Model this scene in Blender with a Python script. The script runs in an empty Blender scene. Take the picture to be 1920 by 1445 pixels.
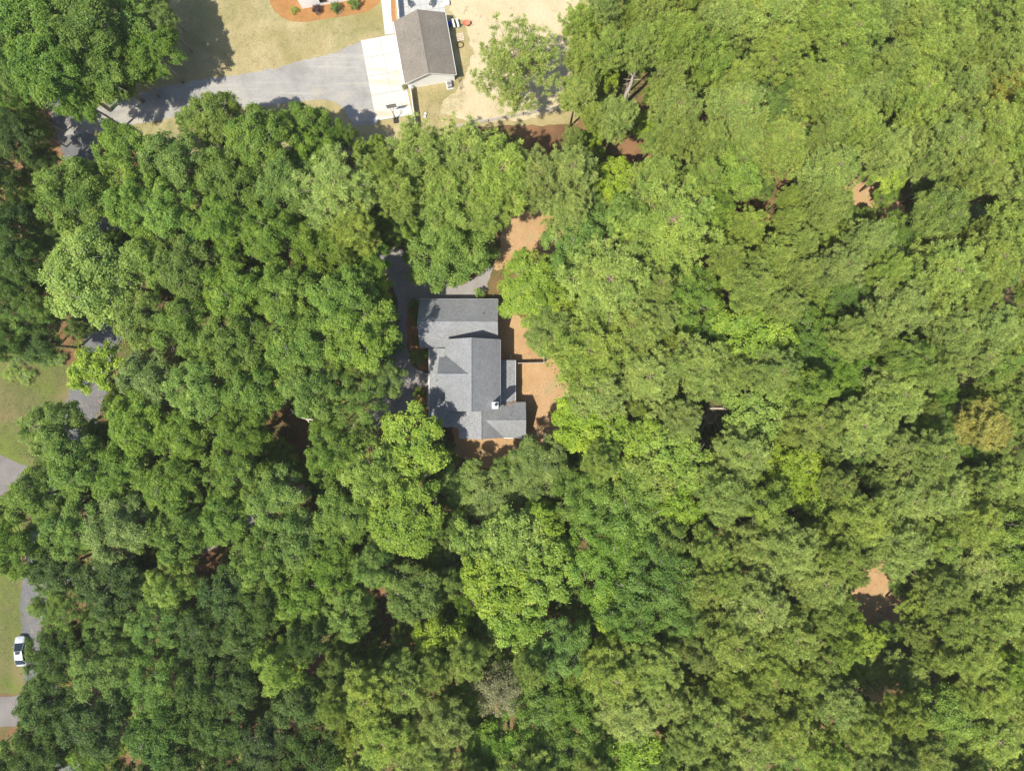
import bpy, math, random
import numpy as np
from mathutils import Vector, Matrix

# ------------------------------------------------------------------ camera, sky, sun, exposure
SC = bpy.context.scene
COL = SC.collection
CAM_H = 108.0                      # drone height in metres, looking straight down
PXM = 12.0                         # photograph pixels per metre on the ground
cam_d = bpy.data.cameras.new('drone_camera')
cam = bpy.data.objects.new('drone_camera', cam_d); COL.objects.link(cam)
cam.location = (0, 0, CAM_H); cam.rotation_euler = (0, 0, 0)
cam_d.sensor_width = 36.0; cam_d.lens = 18.0 / (960.0 / (PXM * CAM_H))
cam_d.clip_start = 1.0; cam_d.clip_end = 5000.0
SC.camera = cam

SHX, SHY = 0.38, 0.36              # shadow offset east / north per metre of height
world = bpy.data.worlds.new('World'); SC.world = world; world.use_nodes = True
wn = world.node_tree.nodes; wl = world.node_tree.links
bg = wn['Background']
sky = wn.new('ShaderNodeTexSky'); sky.sky_type = 'NISHITA'; sky.sun_disc = False
sky.sun_elevation = math.atan2(1.0, math.hypot(SHX, SHY))
sky.sun_rotation = math.atan2(-SHX, -SHY) % (2 * math.pi)
wl.new(sky.outputs[0], bg.inputs[0]); bg.inputs[1].default_value = 0.15
sun_d = bpy.data.lights.new('sun', 'SUN'); sun_d.energy = 5.0; sun_d.angle = math.radians(0.55)
sun_d.color = (1.0, 0.945, 0.84)
sun = bpy.data.objects.new('sun', sun_d); COL.objects.link(sun)
sun.rotation_euler = Vector((SHX, SHY, -1)).to_track_quat('-Z', 'Y').to_euler()
sun.location = (-60, -60, 150)
vs = SC.view_settings
vs.view_transform = 'Standard'; vs.look = 'None'; vs.gamma = 1.0; vs.exposure = 0.62
vs.use_curve_mapping = False
SC.render.engine = 'CYCLES'
SC.cycles.use_denoising = True; SC.cycles.denoiser = 'OPENIMAGEDENOISE'
SC.cycles.denoising_input_passes = 'RGB_ALBEDO_NORMAL'; SC.cycles.denoising_prefilter = 'ACCURATE'
SC.cycles.max_bounces = 6; SC.cycles.diffuse_bounces = 3; SC.cycles.glossy_bounces = 2
SC.cycles.transmission_bounces = 4; SC.cycles.transparent_max_bounces = 4

RNG = np.random.default_rng(11)
random.seed(5)

def W(px, py, h=0.0):
    """the point at height h that the photograph shows at this pixel"""
    k = (CAM_H - h) / (CAM_H * PXM)
    return ((px - 960.0) * k, (722.5 - py) * k)

# ------------------------------------------------------------------ materials
def mat_new(name):
    m = bpy.data.materials.new(name); m.use_nodes = True
    nt = m.node_tree
    return m, nt.nodes, nt.links, nt.nodes['Principled BSDF']

def ramp(nodes, stops):
    r = nodes.new('ShaderNodeValToRGB'); e = r.color_ramp.elements
    while len(e) < len(stops): e.new(0.5)
    for el, (p, c) in zip(e, stops):
        el.position = p; el.color = (*c, 1)
    return r

def noise(nodes, links, scale, detail=4.0, rough=0.6, vec=None, dist=0.0):
    n = nodes.new('ShaderNodeTexNoise'); n.inputs['Scale'].default_value = scale
    n.inputs['Detail'].default_value = detail; n.inputs['Roughness'].default_value = rough
    n.inputs['Distortion'].default_value = dist
    if vec is not None: links.new(vec, n.inputs['Vector'])
    return n

def mixc(nodes, links, fac, a, b, mode='MIX'):
    x = nodes.new('ShaderNodeMix'); x.data_type = 'RGBA'; x.blend_type = mode
    for sock, v in ((0, fac), (6, a), (7, b)):
        if isinstance(v, (int, float)): x.inputs[sock].default_value = v
        elif isinstance(v, tuple): x.inputs[sock].default_value = (*v, 1)
        else: links.new(v, x.inputs[sock])
    return x.outputs[2]

def ground_mat(name, stops_large, scale_large, speck_dark, speck_light, fine=6.0, bump=0.3, rough=0.95,
               second=None, gain=0.35):
    stops_large = [(a, tuple(x * 0.595 for x in b)) for a, b in stops_large]
    if second: second = (*second[:3], tuple(x * 0.595 for x in second[3]))
    m, n, l, p = mat_new(name)
    tc = n.new('ShaderNodeTexCoord').outputs['Object']
    a = noise(n, l, scale_large, 6, 0.65, tc, 0.4)
    col = ramp(n, stops_large); l.new(a.outputs['Fac'], col.inputs[0]); c = col.outputs[0]
    if second:
        sc, lo, hi, colr = second
        b = noise(n, l, sc, 5, 0.6, tc, 0.8)
        rr = ramp(n, [(lo, (0, 0, 0)), (hi, (1, 1, 1))]); l.new(b.outputs['Fac'], rr.inputs[0])
        c = mixc(n, l, rr.outputs[0], c, colr)
    f = noise(n, l, fine, 8, 0.75, tc)
    fr = ramp(n, [(0.36, speck_dark), (0.5, (0.5, 0.5, 0.5)), (0.64, speck_light)]); l.new(f.outputs['Fac'], fr.inputs[0])
    c = mixc(n, l, gain, c, fr.outputs[0], 'OVERLAY')
    l.new(c, p.inputs['Base Color']); p.inputs['Roughness'].default_value = rough
    p.inputs['Specular IOR Level'].default_value = 0.15
    bp = n.new('ShaderNodeBump'); bp.inputs['Strength'].default_value = bump; bp.inputs['Distance'].default_value = 0.08
    l.new(f.outputs['Fac'], bp.inputs['Height']); l.new(bp.outputs[0], p.inputs['Normal'])
    return m

M = {}
M['litter'] = ground_mat('pine_straw_litter', [(0.25, (0.15, 0.085, 0.045)), (0.5, (0.27, 0.15, 0.075)), (0.75, (0.42, 0.24, 0.115))],
                         0.2, (0.15, 0.13, 0.12), (0.85, 0.8, 0.75), 5, 0.6, second=(0.1, 0.47, 0.6, (0.15, 0.155, 0.05)))
M['yard'] = ground_mat('straw_yard', [(0.25, (0.49, 0.295, 0.135)), (0.55, (0.60, 0.39, 0.20)), (0.8, (0.62, 0.43, 0.235))],
                       0.3, (0.25, 0.22, 0.2), (0.75, 0.72, 0.7), 6, 0.4, second=(0.25, 0.56, 0.7, (0.50, 0.40, 0.20)))
M['lawn'] = ground_mat('dry_lawn', [(0.3, (0.36, 0.31, 0.125)), (0.5, (0.49, 0.405, 0.20)), (0.72, (0.63, 0.515, 0.30))],
                       0.16, (0.2, 0.22, 0.16), (0.8, 0.78, 0.72), 7, 0.5, second=(0.11, 0.54, 0.68, (0.33, 0.32, 0.13)))
M['verge'] = ground_mat('roadside_grass', [(0.3, (0.14, 0.175, 0.045)), (0.5, (0.205, 0.205, 0.07)), (0.72, (0.30, 0.225, 0.115))],
                        0.14, (0.2, 0.22, 0.14), (0.78, 0.75, 0.7), 6, 0.5, second=(0.1, 0.47, 0.6, (0.19, 0.235, 0.045)))
M['side_drive'] = ground_mat('side_drive_gravel', [(0.3, (0.22, 0.20, 0.185)), (0.55, (0.28, 0.255, 0.235)), (0.8, (0.33, 0.305, 0.28))],
                        0.3, (0.3, 0.3, 0.3), (0.7, 0.7, 0.7), 9, 0.3)
M['sand'] = ground_mat('pale_sand', [(0.3, (0.62, 0.515, 0.31)), (0.55, (0.70, 0.595, 0.38)), (0.8, (0.74, 0.65, 0.45))],
                       0.2, (0.3, 0.28, 0.25), (0.7, 0.7, 0.68), 4, 0.5, second=(0.9, 0.62, 0.72, (0.46, 0.36, 0.2)), gain=0.3)
M['gravel'] = ground_mat('grey_gravel', [(0.3, (0.34, 0.325, 0.30)), (0.55, (0.45, 0.435, 0.405)), (0.8, (0.54, 0.50, 0.43))],
                         0.25, (0.25, 0.25, 0.26), (0.75, 0.75, 0.73), 9, 0.4, second=(0.2, 0.58, 0.7, (0.56, 0.49, 0.38)), gain=0.4)
def tyre_streaks(m, ang, lo, hi, col):
    n, l = m.node_tree.nodes, m.node_tree.links; p = n['Principled BSDF']
    src = p.inputs['Base Color'].links[0].from_socket
    mp = n.new('ShaderNodeMapping'); l.new(n.new('ShaderNodeTexCoord').outputs['Object'], mp.inputs[0])
    mp.inputs['Rotation'].default_value = (0, 0, math.radians(ang)); mp.inputs['Scale'].default_value = (.05, .8, 1)
    a = noise(n, l, 1.2, 5, 0.65, mp.outputs[0]); r = ramp(n, [(lo, (0, 0, 0)), (hi, (.6, .6, .6))]); l.new(a.outputs['Fac'], r.inputs[0])
    l.new(mixc(n, l, r.outputs[0], src, col), p.inputs['Base Color'])
tyre_streaks(M['gravel'], -12, .5, .7, (0.40, 0.365, 0.30))
M['drive'] = ground_mat('house_drive_gravel', [(0.3, (0.32, 0.295, 0.27)), (0.55, (0.40, 0.37, 0.34)), (0.8, (0.46, 0.43, 0.40))],
                        0.3, (0.3, 0.3, 0.3), (0.7, 0.7, 0.7), 9, 0.3)
M['asphalt'] = ground_mat('worn_asphalt', [(0.3, (0.17, 0.172, 0.175)), (0.55, (0.215, 0.216, 0.218)), (0.8, (0.28, 0.275, 0.27))],
                          0.3, (0.35, 0.35, 0.36), (0.65, 0.65, 0.65), 10, 0.2)
M['bed'] = ground_mat('bark_mulch', [(0.3, (0.40, 0.20, 0.07)), (0.55, (0.50, 0.255, 0.095)), (0.8, (0.55, 0.30, 0.13))],
                      0.6, (0.25, 0.22, 0.2), (0.72, 0.7, 0.7), 9, 0.5)

def concrete_mat(name, base, stain=None):
    m, n, l, p = mat_new(name)
    tc = n.new('ShaderNodeTexCoord').outputs['Object']
    a = noise(n, l, 0.7, 6, 0.6, tc)
    c = ramp(n, [(0.3, tuple(x * 0.9 for x in base)), (0.7, base)]); l.new(a.outputs['Fac'], c.inputs[0]); out = c.outputs[0]
    if stain:
        mp = n.new('ShaderNodeMapping'); l.new(tc, mp.inputs[0])
        mp.inputs['Rotation'].default_value = (0, 0, math.radians(-9)); mp.inputs['Scale'].default_value = (0.12, 0.75, 1)
        b = noise(n, l, 1.0, 4, 0.5, mp.outputs[0])
        r = ramp(n, [(0.54, (0, 0, 0)), (0.68, (0.75, 0.75, 0.75))]); l.new(b.outputs['Fac'], r.inputs[0])
        out = mixc(n, l, r.outputs[0], out, stain)
    l.new(out, p.inputs['Base Color']); p.inputs['Roughness'].default_value = 0.9
    p.inputs['Specular IOR Level'].default_value = 0.2
    return m
M['concrete'] = concrete_mat('pale_concrete', (0.45, 0.44, 0.40), (0.42, 0.345, 0.235))
M['walk'] = concrete_mat('walk_concrete', (0.46, 0.45, 0.425))
M['joint'] = concrete_mat('joint_filler', (0.30, 0.285, 0.25))
M['patio'] = concrete_mat('patio_concrete', (0.38, 0.38, 0.365))

def shingle_mat(name, dark, light, streak):
    m, n, l, p = mat_new(name)
    tc = n.new('ShaderNodeTexCoord').outputs['Object']
    mp = n.new('ShaderNodeMapping'); l.new(tc, mp.inputs[0]); mp.inputs['Scale'].default_value = (1.0, 1.0, 5.0)
    a = noise(n, l, 3.2, 6, 0.7, mp.outputs[0])
    c = ramp(n, [(0.32, dark), (0.68, light)]); l.new(a.outputs['Fac'], c.inputs[0])
    b = noise(n, l, 0.35, 4, 0.6, tc)
    r = ramp(n, [(0.35, (0.42, 0.42, 0.42)), (0.7, (0.57, 0.57, 0.57))]); l.new(b.outputs['Fac'], r.inputs[0])
    out = mixc(n, l, 0.6, c.outputs[0], r.outputs[0], 'OVERLAY')
    v = n.new('ShaderNodeTexVoronoi'); v.inputs['Scale'].default_value = 2.6; l.new(mp.outputs[0], v.inputs['Vector'])
    vr = ramp(n, [(0.0, (0.38, 0.38, 0.38)), (1.0, (0.6, 0.6, 0.6))]); l.new(v.outputs['Color'], vr.inputs[0])
    out = mixc(n, l, streak, out, vr.outputs[0], 'OVERLAY')
    l.new(out, p.inputs['Base Color']); p.inputs['Roughness'].default_value = 0.92
    p.inputs['Specular IOR Level'].default_value = 0.2
    bp = n.new('ShaderNodeBump'); bp.inputs['Strength'].default_value = 0.35; bp.inputs['Distance'].default_value = 0.03
    l.new(a.outputs['Fac'], bp.inputs['Height']); l.new(bp.outputs[0], p.inputs['Normal'])
    return m
M['roof_grey'] = shingle_mat('grey_shingle', (0.150, 0.155, 0.160), (0.272, 0.277, 0.28), 0.65)
M['roof_brown'] = shingle_mat('brown_shingle', (0.135, 0.118, 0.097), (0.225, 0.20, 0.165), 0.5)

def plain(name, col, rough=0.6, metal=0.0, var=0.12, scale=3.0, spec=0.4):
    m, n, l, p = mat_new(name)
    tc = n.new('ShaderNodeTexCoord').outputs['Object']
    a = noise(n, l, scale, 5, 0.6, tc)
    c = ramp(n, [(0.3, tuple(x * (1 - var) for x in col)), (0.7, tuple(min(1, x * (1 + var * 0.5)) for x in col))])
    l.new(a.outputs['Fac'], c.inputs[0]); l.new(c.outputs[0], p.inputs['Base Color'])
    p.inputs['Roughness'].default_value = rough; p.inputs['Metallic'].default_value = metal
    p.inputs['Specular IOR Level'].default_value = spec
    return m
M['white_siding'] = plain('white_siding', (0.93, 0.93, 0.92), 0.6, 0, 0.02)
M['grey_siding'] = plain('tan_siding', (0.42, 0.38, 0.33), 0.7)
M['white_trim'] = plain('white_trim', (0.76, 0.76, 0.74), 0.5, 0, 0.05)
M['metal_cap'] = plain('white_metal_cap', (0.40, 0.41, 0.41), 0.6, 0, 0.08)
M['dark'] = plain('dark_metal', (0.03, 0.03, 0.032), 0.5)
M['black_plastic'] = plain('black_plastic', (0.02, 0.02, 0.022), 0.45)
M['grey_plastic'] = plain('charcoal_plastic', (0.075, 0.085, 0.10), 0.6)
M['grey_metal'] = plain('grey_metal', (0.38, 0.38, 0.38), 0.45, 0.3)
M['weathered'] = plain('weathered_wood', (0.42, 0.37, 0.31), 0.9, 0, 0.25)
M['raw_wood'] = plain('pale_pallet_wood', (0.55, 0.46, 0.36), 0.9, 0, 0.2)
M['post_wood'] = plain('dark_post_wood', (0.11, 0.08, 0.06), 0.9, 0, 0.25)
M['blue'] = plain('blue_plastic', (0.015, 0.035, 0.32), 0.4)
M['red'] = plain('orange_red_paint', (0.50, 0.16, 0.09), 0.7)
M['rubber'] = plain('rubber', (0.018, 0.018, 0.018), 0.9)
M['rust'] = plain('rusty_iron', (0.085, 0.055, 0.04), 0.9, 0.2, 0.4)
M['glass'] = plain('tinted_glass', (0.012, 0.018, 0.022), 0.06, 0, 0.0, 1.0, 0.6)
M['car_white'] = plain('white_car_paint', (0.39, 0.40, 0.43), 0.25, 0, 0.02, 1.0, 0.5)
M['tail_red'] = plain('tail_light_red', (0.45, 0.012, 0.012), 0.25)
M['headlamp'] = plain('headlamp_clear', (0.55, 0.56, 0.58), 0.15)
M['brick'] = plain('red_brick', (0.25, 0.10, 0.065), 0.85, 0, 0.3, 8)
M['leaf_debris'] = plain('fallen_orange_needles', (0.36, 0.20, 0.10), 0.95, 0, 0.35, 6)

def bark_mat(name, a_, b_):
    m, n, l, p = mat_new(name)
    tc = n.new('ShaderNodeTexCoord').outputs['Object']
    mp = n.new('ShaderNodeMapping'); l.new(tc, mp.inputs[0]); mp.inputs['Scale'].default_value = (3, 3, 0.8)
    a = noise(n, l, 2.5, 6, 0.7, mp.outputs[0])
    c = ramp(n, [(0.3, a_), (0.7, b_)]); l.new(a.outputs['Fac'], c.inputs[0]); l.new(c.outputs[0], p.inputs['Base Color'])
    p.inputs['Roughness'].default_value = 0.95; p.inputs['Specular IOR Level'].default_value = 0.1
    return m
M['bark'] = bark_mat('hardwood_bark', (0.15, 0.125, 0.10), (0.36, 0.33, 0.28))
M['pine_bark'] = bark_mat('pine_bark', (0.13, 0.085, 0.06), (0.31, 0.235, 0.18))
M['dead_wood'] = bark_mat('dead_wood', (0.28, 0.22, 0.17), (0.55, 0.48, 0.40))
M['pale_wood'] = bark_mat('bleached_wood', (0.42, 0.37, 0.31), (0.66, 0.61, 0.54))

def leaf_mat(name, base, alt, back, vary=0.22, trans=0.42):
    """leaf colour: base..alt by the leaf's own tint, small shift from tree to tree"""
    m, n, l, p = mat_new(name)
    at = n.new('ShaderNodeAttribute'); at.attribute_name = 'tint'
    c = ramp(n, [(0.0, tuple(x * 0.72 for x in base)), (0.45, base), (1.0, alt)])
    l.new(at.outputs['Fac'], c.inputs[0])
    oi = n.new('ShaderNodeObjectInfo')
    hs = n.new('ShaderNodeHueSaturation')
    def rng(lo, hi, seed):
        mu = n.new('ShaderNodeMath'); mu.operation = 'MULTIPLY'; mu.inputs[1].default_value = seed
        fr = n.new('ShaderNodeMath'); fr.operation = 'FRACT'
        mr = n.new('ShaderNodeMapRange'); mr.inputs[3].default_value = lo; mr.inputs[4].default_value = hi
        l.new(oi.outputs['Random'], mu.inputs[0]); l.new(mu.outputs[0], fr.inputs[0]); l.new(fr.outputs[0], mr.inputs[0])
        return mr.outputs[0]
    l.new(rng(0.493, 0.506, 7.3), hs.inputs['Hue']); l.new(rng(0.92, 1.04, 17.9), hs.inputs['Saturation'])
    l.new(rng(1 - vary, 1 + vary, 1.0), hs.inputs['Value']); l.new(c.outputs[0], hs.inputs['Color'])
    tco = n.new('ShaderNodeTexCoord').outputs['Object']
    nz = noise(n, l, 0.42, 3, 0.6, tco)
    h2 = n.new('ShaderNodeHueSaturation'); l.new(hs.outputs[0], h2.inputs['Color'])
    for sock, lo, hi in (('Hue', .484, .515), ('Value', .78, 1.24)):
        mr = n.new('ShaderNodeMapRange'); mr.inputs[1].default_value = .3; mr.inputs[2].default_value = .7
        mr.inputs[3].default_value = lo if sock == 'Value' else hi; mr.inputs[4].default_value = hi if sock == 'Value' else lo
        l.new(nz.outputs['Fac'], mr.inputs[0]); l.new(mr.outputs[0], h2.inputs[sock])
    hs = h2
    l.new(hs.outputs[0], p.inputs['Base Color'])
    p.inputs['Roughness'].default_value = 0.5; p.inputs['Specular IOR Level'].default_value = 0.28
    tr = n.new('ShaderNodeBsdfTranslucent')
    l.new(mixc(n, l, 1.0, hs.outputs[0], back, 'MULTIPLY'), tr.inputs[0])
    mx = n.new('ShaderNodeMixShader'); mx.inputs[0].default_value = trans
    l.new(p.outputs[0], mx.inputs[1]); l.new(tr.outputs[0], mx.inputs[2])
    l.new(mx.outputs[0], n['Material Output'].inputs['Surface'])
    return m
BK = (1.0, 0.96, 0.5)
LEAF = {
    'O': leaf_mat('oak_leaf', (0.182, 0.295, 0.040), (0.335, 0.450, 0.085), BK, 0.15),
    'L': leaf_mat('light_green_leaf', (0.232, 0.345, 0.045), (0.40, 0.50, 0.09), BK, 0.10),
    'S': leaf_mat('large_light_green_leaf', (0.232, 0.350, 0.042), (0.40, 0.50, 0.085), BK, 0.10),
    'M': leaf_mat('muted_grey_green_leaf', (0.190, 0.275, 0.055), (0.325, 0.405, 0.10), BK, 0.12),
    'D': leaf_mat('dark_green_leaf', (0.155, 0.268, 0.036), (0.285, 0.395, 0.07), BK, 0.12),
    'B': leaf_mat('bright_yellow_green_leaf', (0.270, 0.395, 0.042), (0.44, 0.53, 0.09), BK, 0.10),
    'C': leaf_mat('feathery_green_leaf', (0.155, 0.268, 0.036), (0.285, 0.39, 0.07), BK, 0.12),
    'P': leaf_mat('olive_pine_needle', (0.285, 0.375, 0.070), (0.47, 0.555, 0.13), BK, 0.10, 0.36),
    'Y': leaf_mat('yellowed_pine_needle', (0.36, 0.345, 0.07), (0.50, 0.45, 0.12), BK, 0.1, 0.3),
    'K': leaf_mat('shade_tinted_leaf', (0.092, 0.165, 0.027), (0.175, 0.26, 0.053), BK, 0.15),  # hardwood leaf darkened to carry the shade of the dim stands
    'G': leaf_mat('pale_sparse_leaf', (0.30, 0.31, 0.135), (0.47, 0.46, 0.235), BK, 0.05),
    'R': leaf_mat('dark_red_leaf', (0.095, 0.052, 0.06), (0.15, 0.075, 0.08), BK, 0.05),
}

# ------------------------------------------------------------------ mesh helpers
class MB:
    def __init__(s): s.v = []; s.f = []
    def add(s, vs_, fs_):
        o = len(s.v); s.v += [tuple(map(float, q)) for q in vs_]; s.f += [tuple(i + o for i in f) for f in fs_]; return s
    def prism(s, poly, z0, z1):
        n = len(poly); a = [(x, y, z0) for x, y in poly] + [(x, y, z1) for x, y in poly]
        f = [tuple(range(n))[::-1], tuple(range(n, 2 * n))] + [(i, (i + 1) % n, n + (i + 1) % n, n + i) for i in range(n)]
        return s.add(a, f)
    def box(s, c, d, rz=0.0, bev=0.0):
        hx, hy, hz = d[0] / 2, d[1] / 2, d[2] / 2
        cs, sn = math.cos(rz), math.sin(rz)
        if bev > 0:
            b = min(bev, hx * .9, hy * .9, hz * .9)
            rings = [(-hz, b), (-hz + b, 0), (hz - b, 0), (hz, b)]
            vv = []
            for z, i in rings:
                X, Y = hx - i, hy - i
                for q in ((-X, -Y + b), (-X + b, -Y), (X - b, -Y), (X, -Y + b), (X, Y - b), (X - b, Y), (-X + b, Y), (-X, Y - b)):
                    vv.append((q[0], q[1], z))
            ff = [tuple(range(8))[::-1], tuple(range(24, 32))]
            for r in range(3):
                for i in range(8): ff.append((r * 8 + i, r * 8 + (i + 1) % 8, r * 8 + 8 + (i + 1) % 8, r * 8 + 8 + i))
        else:
            vv = [(x, y, z) for z in (-hz, hz) for x, y in ((-hx, -hy), (hx, -hy), (hx, hy), (-hx, hy))]
            ff = [(3, 2, 1, 0), (4, 5, 6, 7), (0, 1, 5, 4), (1, 2, 6, 5), (2, 3, 7, 6), (3, 0, 4, 7)]
        return s.add([(c[0] + x * cs - y * sn, c[1] + x * sn + y * cs, c[2] + z) for x, y, z in vv], ff)
    def tube(s, pts, rad, n=8, cap=True):
        pts = [Vector(p) for p in pts]; rad = rad if isinstance(rad, (list, tuple)) else [rad] * len(pts)
        o = []
        for i, p in enumerate(pts):
            d = (pts[min(i + 1, len(pts) - 1)] - pts[max(i - 1, 0)]).normalized()
            u = d.orthogonal().normalized() if abs(d.z) > .95 else d.cross(Vector((0, 0, 1))).normalized()
            w = d.cross(u)
            for k in range(n):
                t = 2 * math.pi * k / n
                o.append(p + (u * math.cos(t) + w * math.sin(t)) * rad[i])
        f = []
        for i in range(len(pts) - 1):
            for k in range(n):
                f.append((i * n + k, i * n + (k + 1) % n, (i + 1) * n + (k + 1) % n, (i + 1) * n + k))
        if cap: f += [tuple(range(n))[::-1], tuple(range((len(pts) - 1) * n, len(pts) * n))]
        return s.add(o, f)
    def ring(s, c, R, r, n=28, m=8, zs=1.0):
        v = []; f = []
        for i in range(n):
            a = 2 * math.pi * i / n
            for j in range(m):
                b = 2 * math.pi * j / m
                v.append((c[0] + (R + r * math.cos(b)) * math.cos(a), c[1] + (R + r * math.cos(b)) * math.sin(a), c[2] + r * zs * math.sin(b)))
                f.append((i * m + j, ((i + 1) % n) * m + j, ((i + 1) % n) * m + (j + 1) % m, i * m + (j + 1) % m))
        return s.add(v, f)
    def slab(s, poly3, t):
        n = len(poly3)
        if sum((poly3[i][0] * poly3[(i + 1) % n][1] - poly3[(i + 1) % n][0] * poly3[i][1]) for i in range(n)) < 0: poly3 = poly3[::-1]
        v = [tuple(p) for p in poly3] + [(p[0], p[1], p[2] - t) for p in poly3]
        f = [tuple(range(n)), tuple(range(n, 2 * n))[::-1]] + [(i, n + i, n + (i + 1) % n, (i + 1) % n) for i in range(n)]
        return s.add(v, f)
    def build(s, name, mat, parent=None, smooth=False):
        me = bpy.data.meshes.new(name); me.from_pydata(s.v, [], s.f); me.validate()
        me.materials.append(M[mat] if isinstance(mat, str) else mat)
        if smooth: me.polygons.foreach_set('use_smooth', [True] * len(me.polygons))
        me.update()
        o = bpy.data.objects.new(name, me); COL.objects.link(o)
        if parent: o.parent = parent
        return o

def tag(o, label, cat, group=None, kind=None):
    o['label'] = label; o['category'] = cat
    if group: o['group'] = group
    if kind: o['kind'] = kind
    return o
def empty(name, loc=(0, 0, 0), rz=0.0):
    o = bpy.data.objects.new(name, None); COL.objects.link(o); o.location = loc; o.rotation_euler = (0, 0, rz)
    o.empty_display_size = 0.3
    return o

def wobble(poly, step=0.6, amp=0.22, seed=0):
    """the same outline with a natural, slightly ragged edge"""
    r = np.random.default_rng(seed); out = []
    n = len(poly)
    for i in range(n):
        a = np.array(poly[i]); b = np.array(poly[(i + 1) % n]); L = np.linalg.norm(b - a)
        k = max(1, int(L / step)); d = (b - a) / max(L, 1e-6); nn = np.array((-d[1], d[0]))
        for j in range(k):
            q = a + (b - a) * j / k
            out.append(tuple(q + nn * r.normal(0, amp * 0.55) + d * r.normal(0, step * 0.15)))
    return out
def sheet(name, px_poly, z, mat, label, step=0.6, amp=0.2, seed=0):
    poly = [W(*q) for q in px_poly]
    if amp: poly = wobble(poly, step, amp, seed)
    from mathutils.geometry import tessellate_polygon
    tris = tessellate_polygon([[Vector((x, y, 0)) for x, y in poly]])
    mb = MB(); fs = []
    for t in tris:
        a, b, c = [Vector(poly[i]) for i in t]
        fs.append(t if (b - a).cross(c - a) > 0 else t[::-1])
    mb.add([(x, y, z) for x, y in poly], fs)
    o = mb.build(name, mat); o['kind'] = 'structure'; o['label'] = label
    return o

# ------------------------------------------------------------------ the setting
g = MB(); g.add([(-900, -900, 0), (900, -900, 0), (900, 900, 0), (-900, 900, 0)], [(0, 1, 2, 3)])
g = g.build('ground', 'litter'); g['kind'] = 'structure'; g['label'] = 'orange brown pine straw and leaf litter on the woodland floor'

sheet('lawn', [(140, 275), (150, 150), (290, -160), (1125, -160), (1095, 180), (1082, 232), (900, 238), (790, 262), (640, 295), (320, 290)],
      0.012, 'lawn', 'dry tan and green lawn round the white garage', seed=1)
sheet('sand_yard', [(841, -160), (846, 25), (872, 48), (880, 75), (886, 100), (873, 140), (862, 160), (832, 190), (826, 214), (868, 226),
                    (960, 228), (1068, 204), (1105, -160)], 0.02, 'sand', 'pale bare sand yard beside the garage', seed=2, amp=0.35)
sheet('gravel_driveway', [(120, 255), (135, 215), (175, 204), (225, 186), (275, 172), (325, 158), (400, 147), (475, 136), (560, 117), (627, 100), (660, 84),
                          (679, 77), (707, 229), (698, 236), (664, 236), (642, 205), (627, 190), (595, 187), (520, 195), (450, 203), (375, 212),
                          (300, 226), (200, 245)], 0.028, 'gravel', 'pale grey gravel driveway leading to the concrete pad', seed=3)
sheet('roadside_lawn', [(-160, 640), (60, 672), (140, 680), (150, 715), (133, 760), (100, 830), (60, 880), (-160, 905)],
      0.012, 'verge', 'patchy green and brown grass beside the asphalt road', seed=4, amp=0.5)
sheet('grass_verge', [(-160, 930), (40, 930), (45, 1060), (45, 1190), (55, 1270), (35, 1300), (-160, 1310)],
      0.012, 'verge', 'brown green grass verge under the parked white car', seed=5, amp=0.4)
road_c = [(60, -160), (90, 60), (135, 230), (175, 360), (200, 470), (203, 600), (165, 735), (120, 870), (80, 1010), (62, 1130), (70, 1260), (105, 1380), (150, 1600)]
rl = []; rr_ = []
for i, (x, y) in enumerate(road_c):
    a = road_c[max(0, i - 1)]; b = road_c[min(len(road_c) - 1, i + 1)]
    d = np.array((b[0] - a[0], b[1] - a[1]), float); d /= np.linalg.norm(d); nn = np.array((-d[1], d[0])) * 34
    if 1000 < y < 1300: nn *= 0.75
    rl.append((x + nn[0], y + nn[1])); rr_.append((x - nn[0], y - nn[1]))
sheet('road', rl + rr_[::-1], 0.024, 'asphalt', 'grey worn asphalt lane running under the trees', seed=6, amp=0.07)
sheet('side_driveway', [(-160, 800), (0, 852), (45, 872), (100, 880), (95, 900), (40, 905), (10, 925), (-160, 980)], 0.03, 'side_drive',
      'tan grey side driveway meeting the asphalt lane', seed=7, amp=0.1)
sheet('lower_driveway', [(-160, 1310), (0, 1306), (60, 1300), (150, 1335), (150, 1378), (60, 1358), (0, 1362), (-160, 1370)], 0.03, 'side_drive',
      'pale driveway crossing near the parked white car', seed=8, amp=0.1)
sheet('house_driveway', [(688, 470), (740, 462), (790, 480), (830, 515), (865, 535), (890, 522), (912, 498), (928, 500), (914, 530), (908, 566),
                         (786, 566), (768, 590), (763, 650), (775, 690), (806, 700), (806, 790), (720, 800), (620, 880), (520, 960), (420, 1020), (300, 1062), (80, 1110),
                         (80, 1080), (290, 1030), (400, 990), (500, 930), (600, 850), (690, 770), (715, 700), (745, 640), (748, 570), (725, 510)],
      0.026, 'drive', 'grey gravel house driveway curving past the front of the house', seed=9, amp=0.2)
sheet('back_yard', [(938, 565), (985, 600), (1030, 660), (1075, 700), (1085, 760), (1040, 810), (1000, 860), (900, 880), (850, 850), (850, 800), (900, 800), (900, 700)],
      0.014, 'yard', 'light tan straw yard along the house wall', seed=10, amp=0.3)
sheet('straw_clearing', [(925, 505), (945, 420), (980, 395), (1060, 380), (1060, 430), (1040, 500), (960, 510)], 0.014, 'yard',
      'orange straw clearing among the trees', seed=12, amp=0.3)
sheet('sandy_clearing', [(1570, 1060), (1690, 1060), (1700, 1180), (1610, 1190)], 0.014, 'yard', 'tan sandy clearing in the pine wood', seed=13, amp=0.3)
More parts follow.
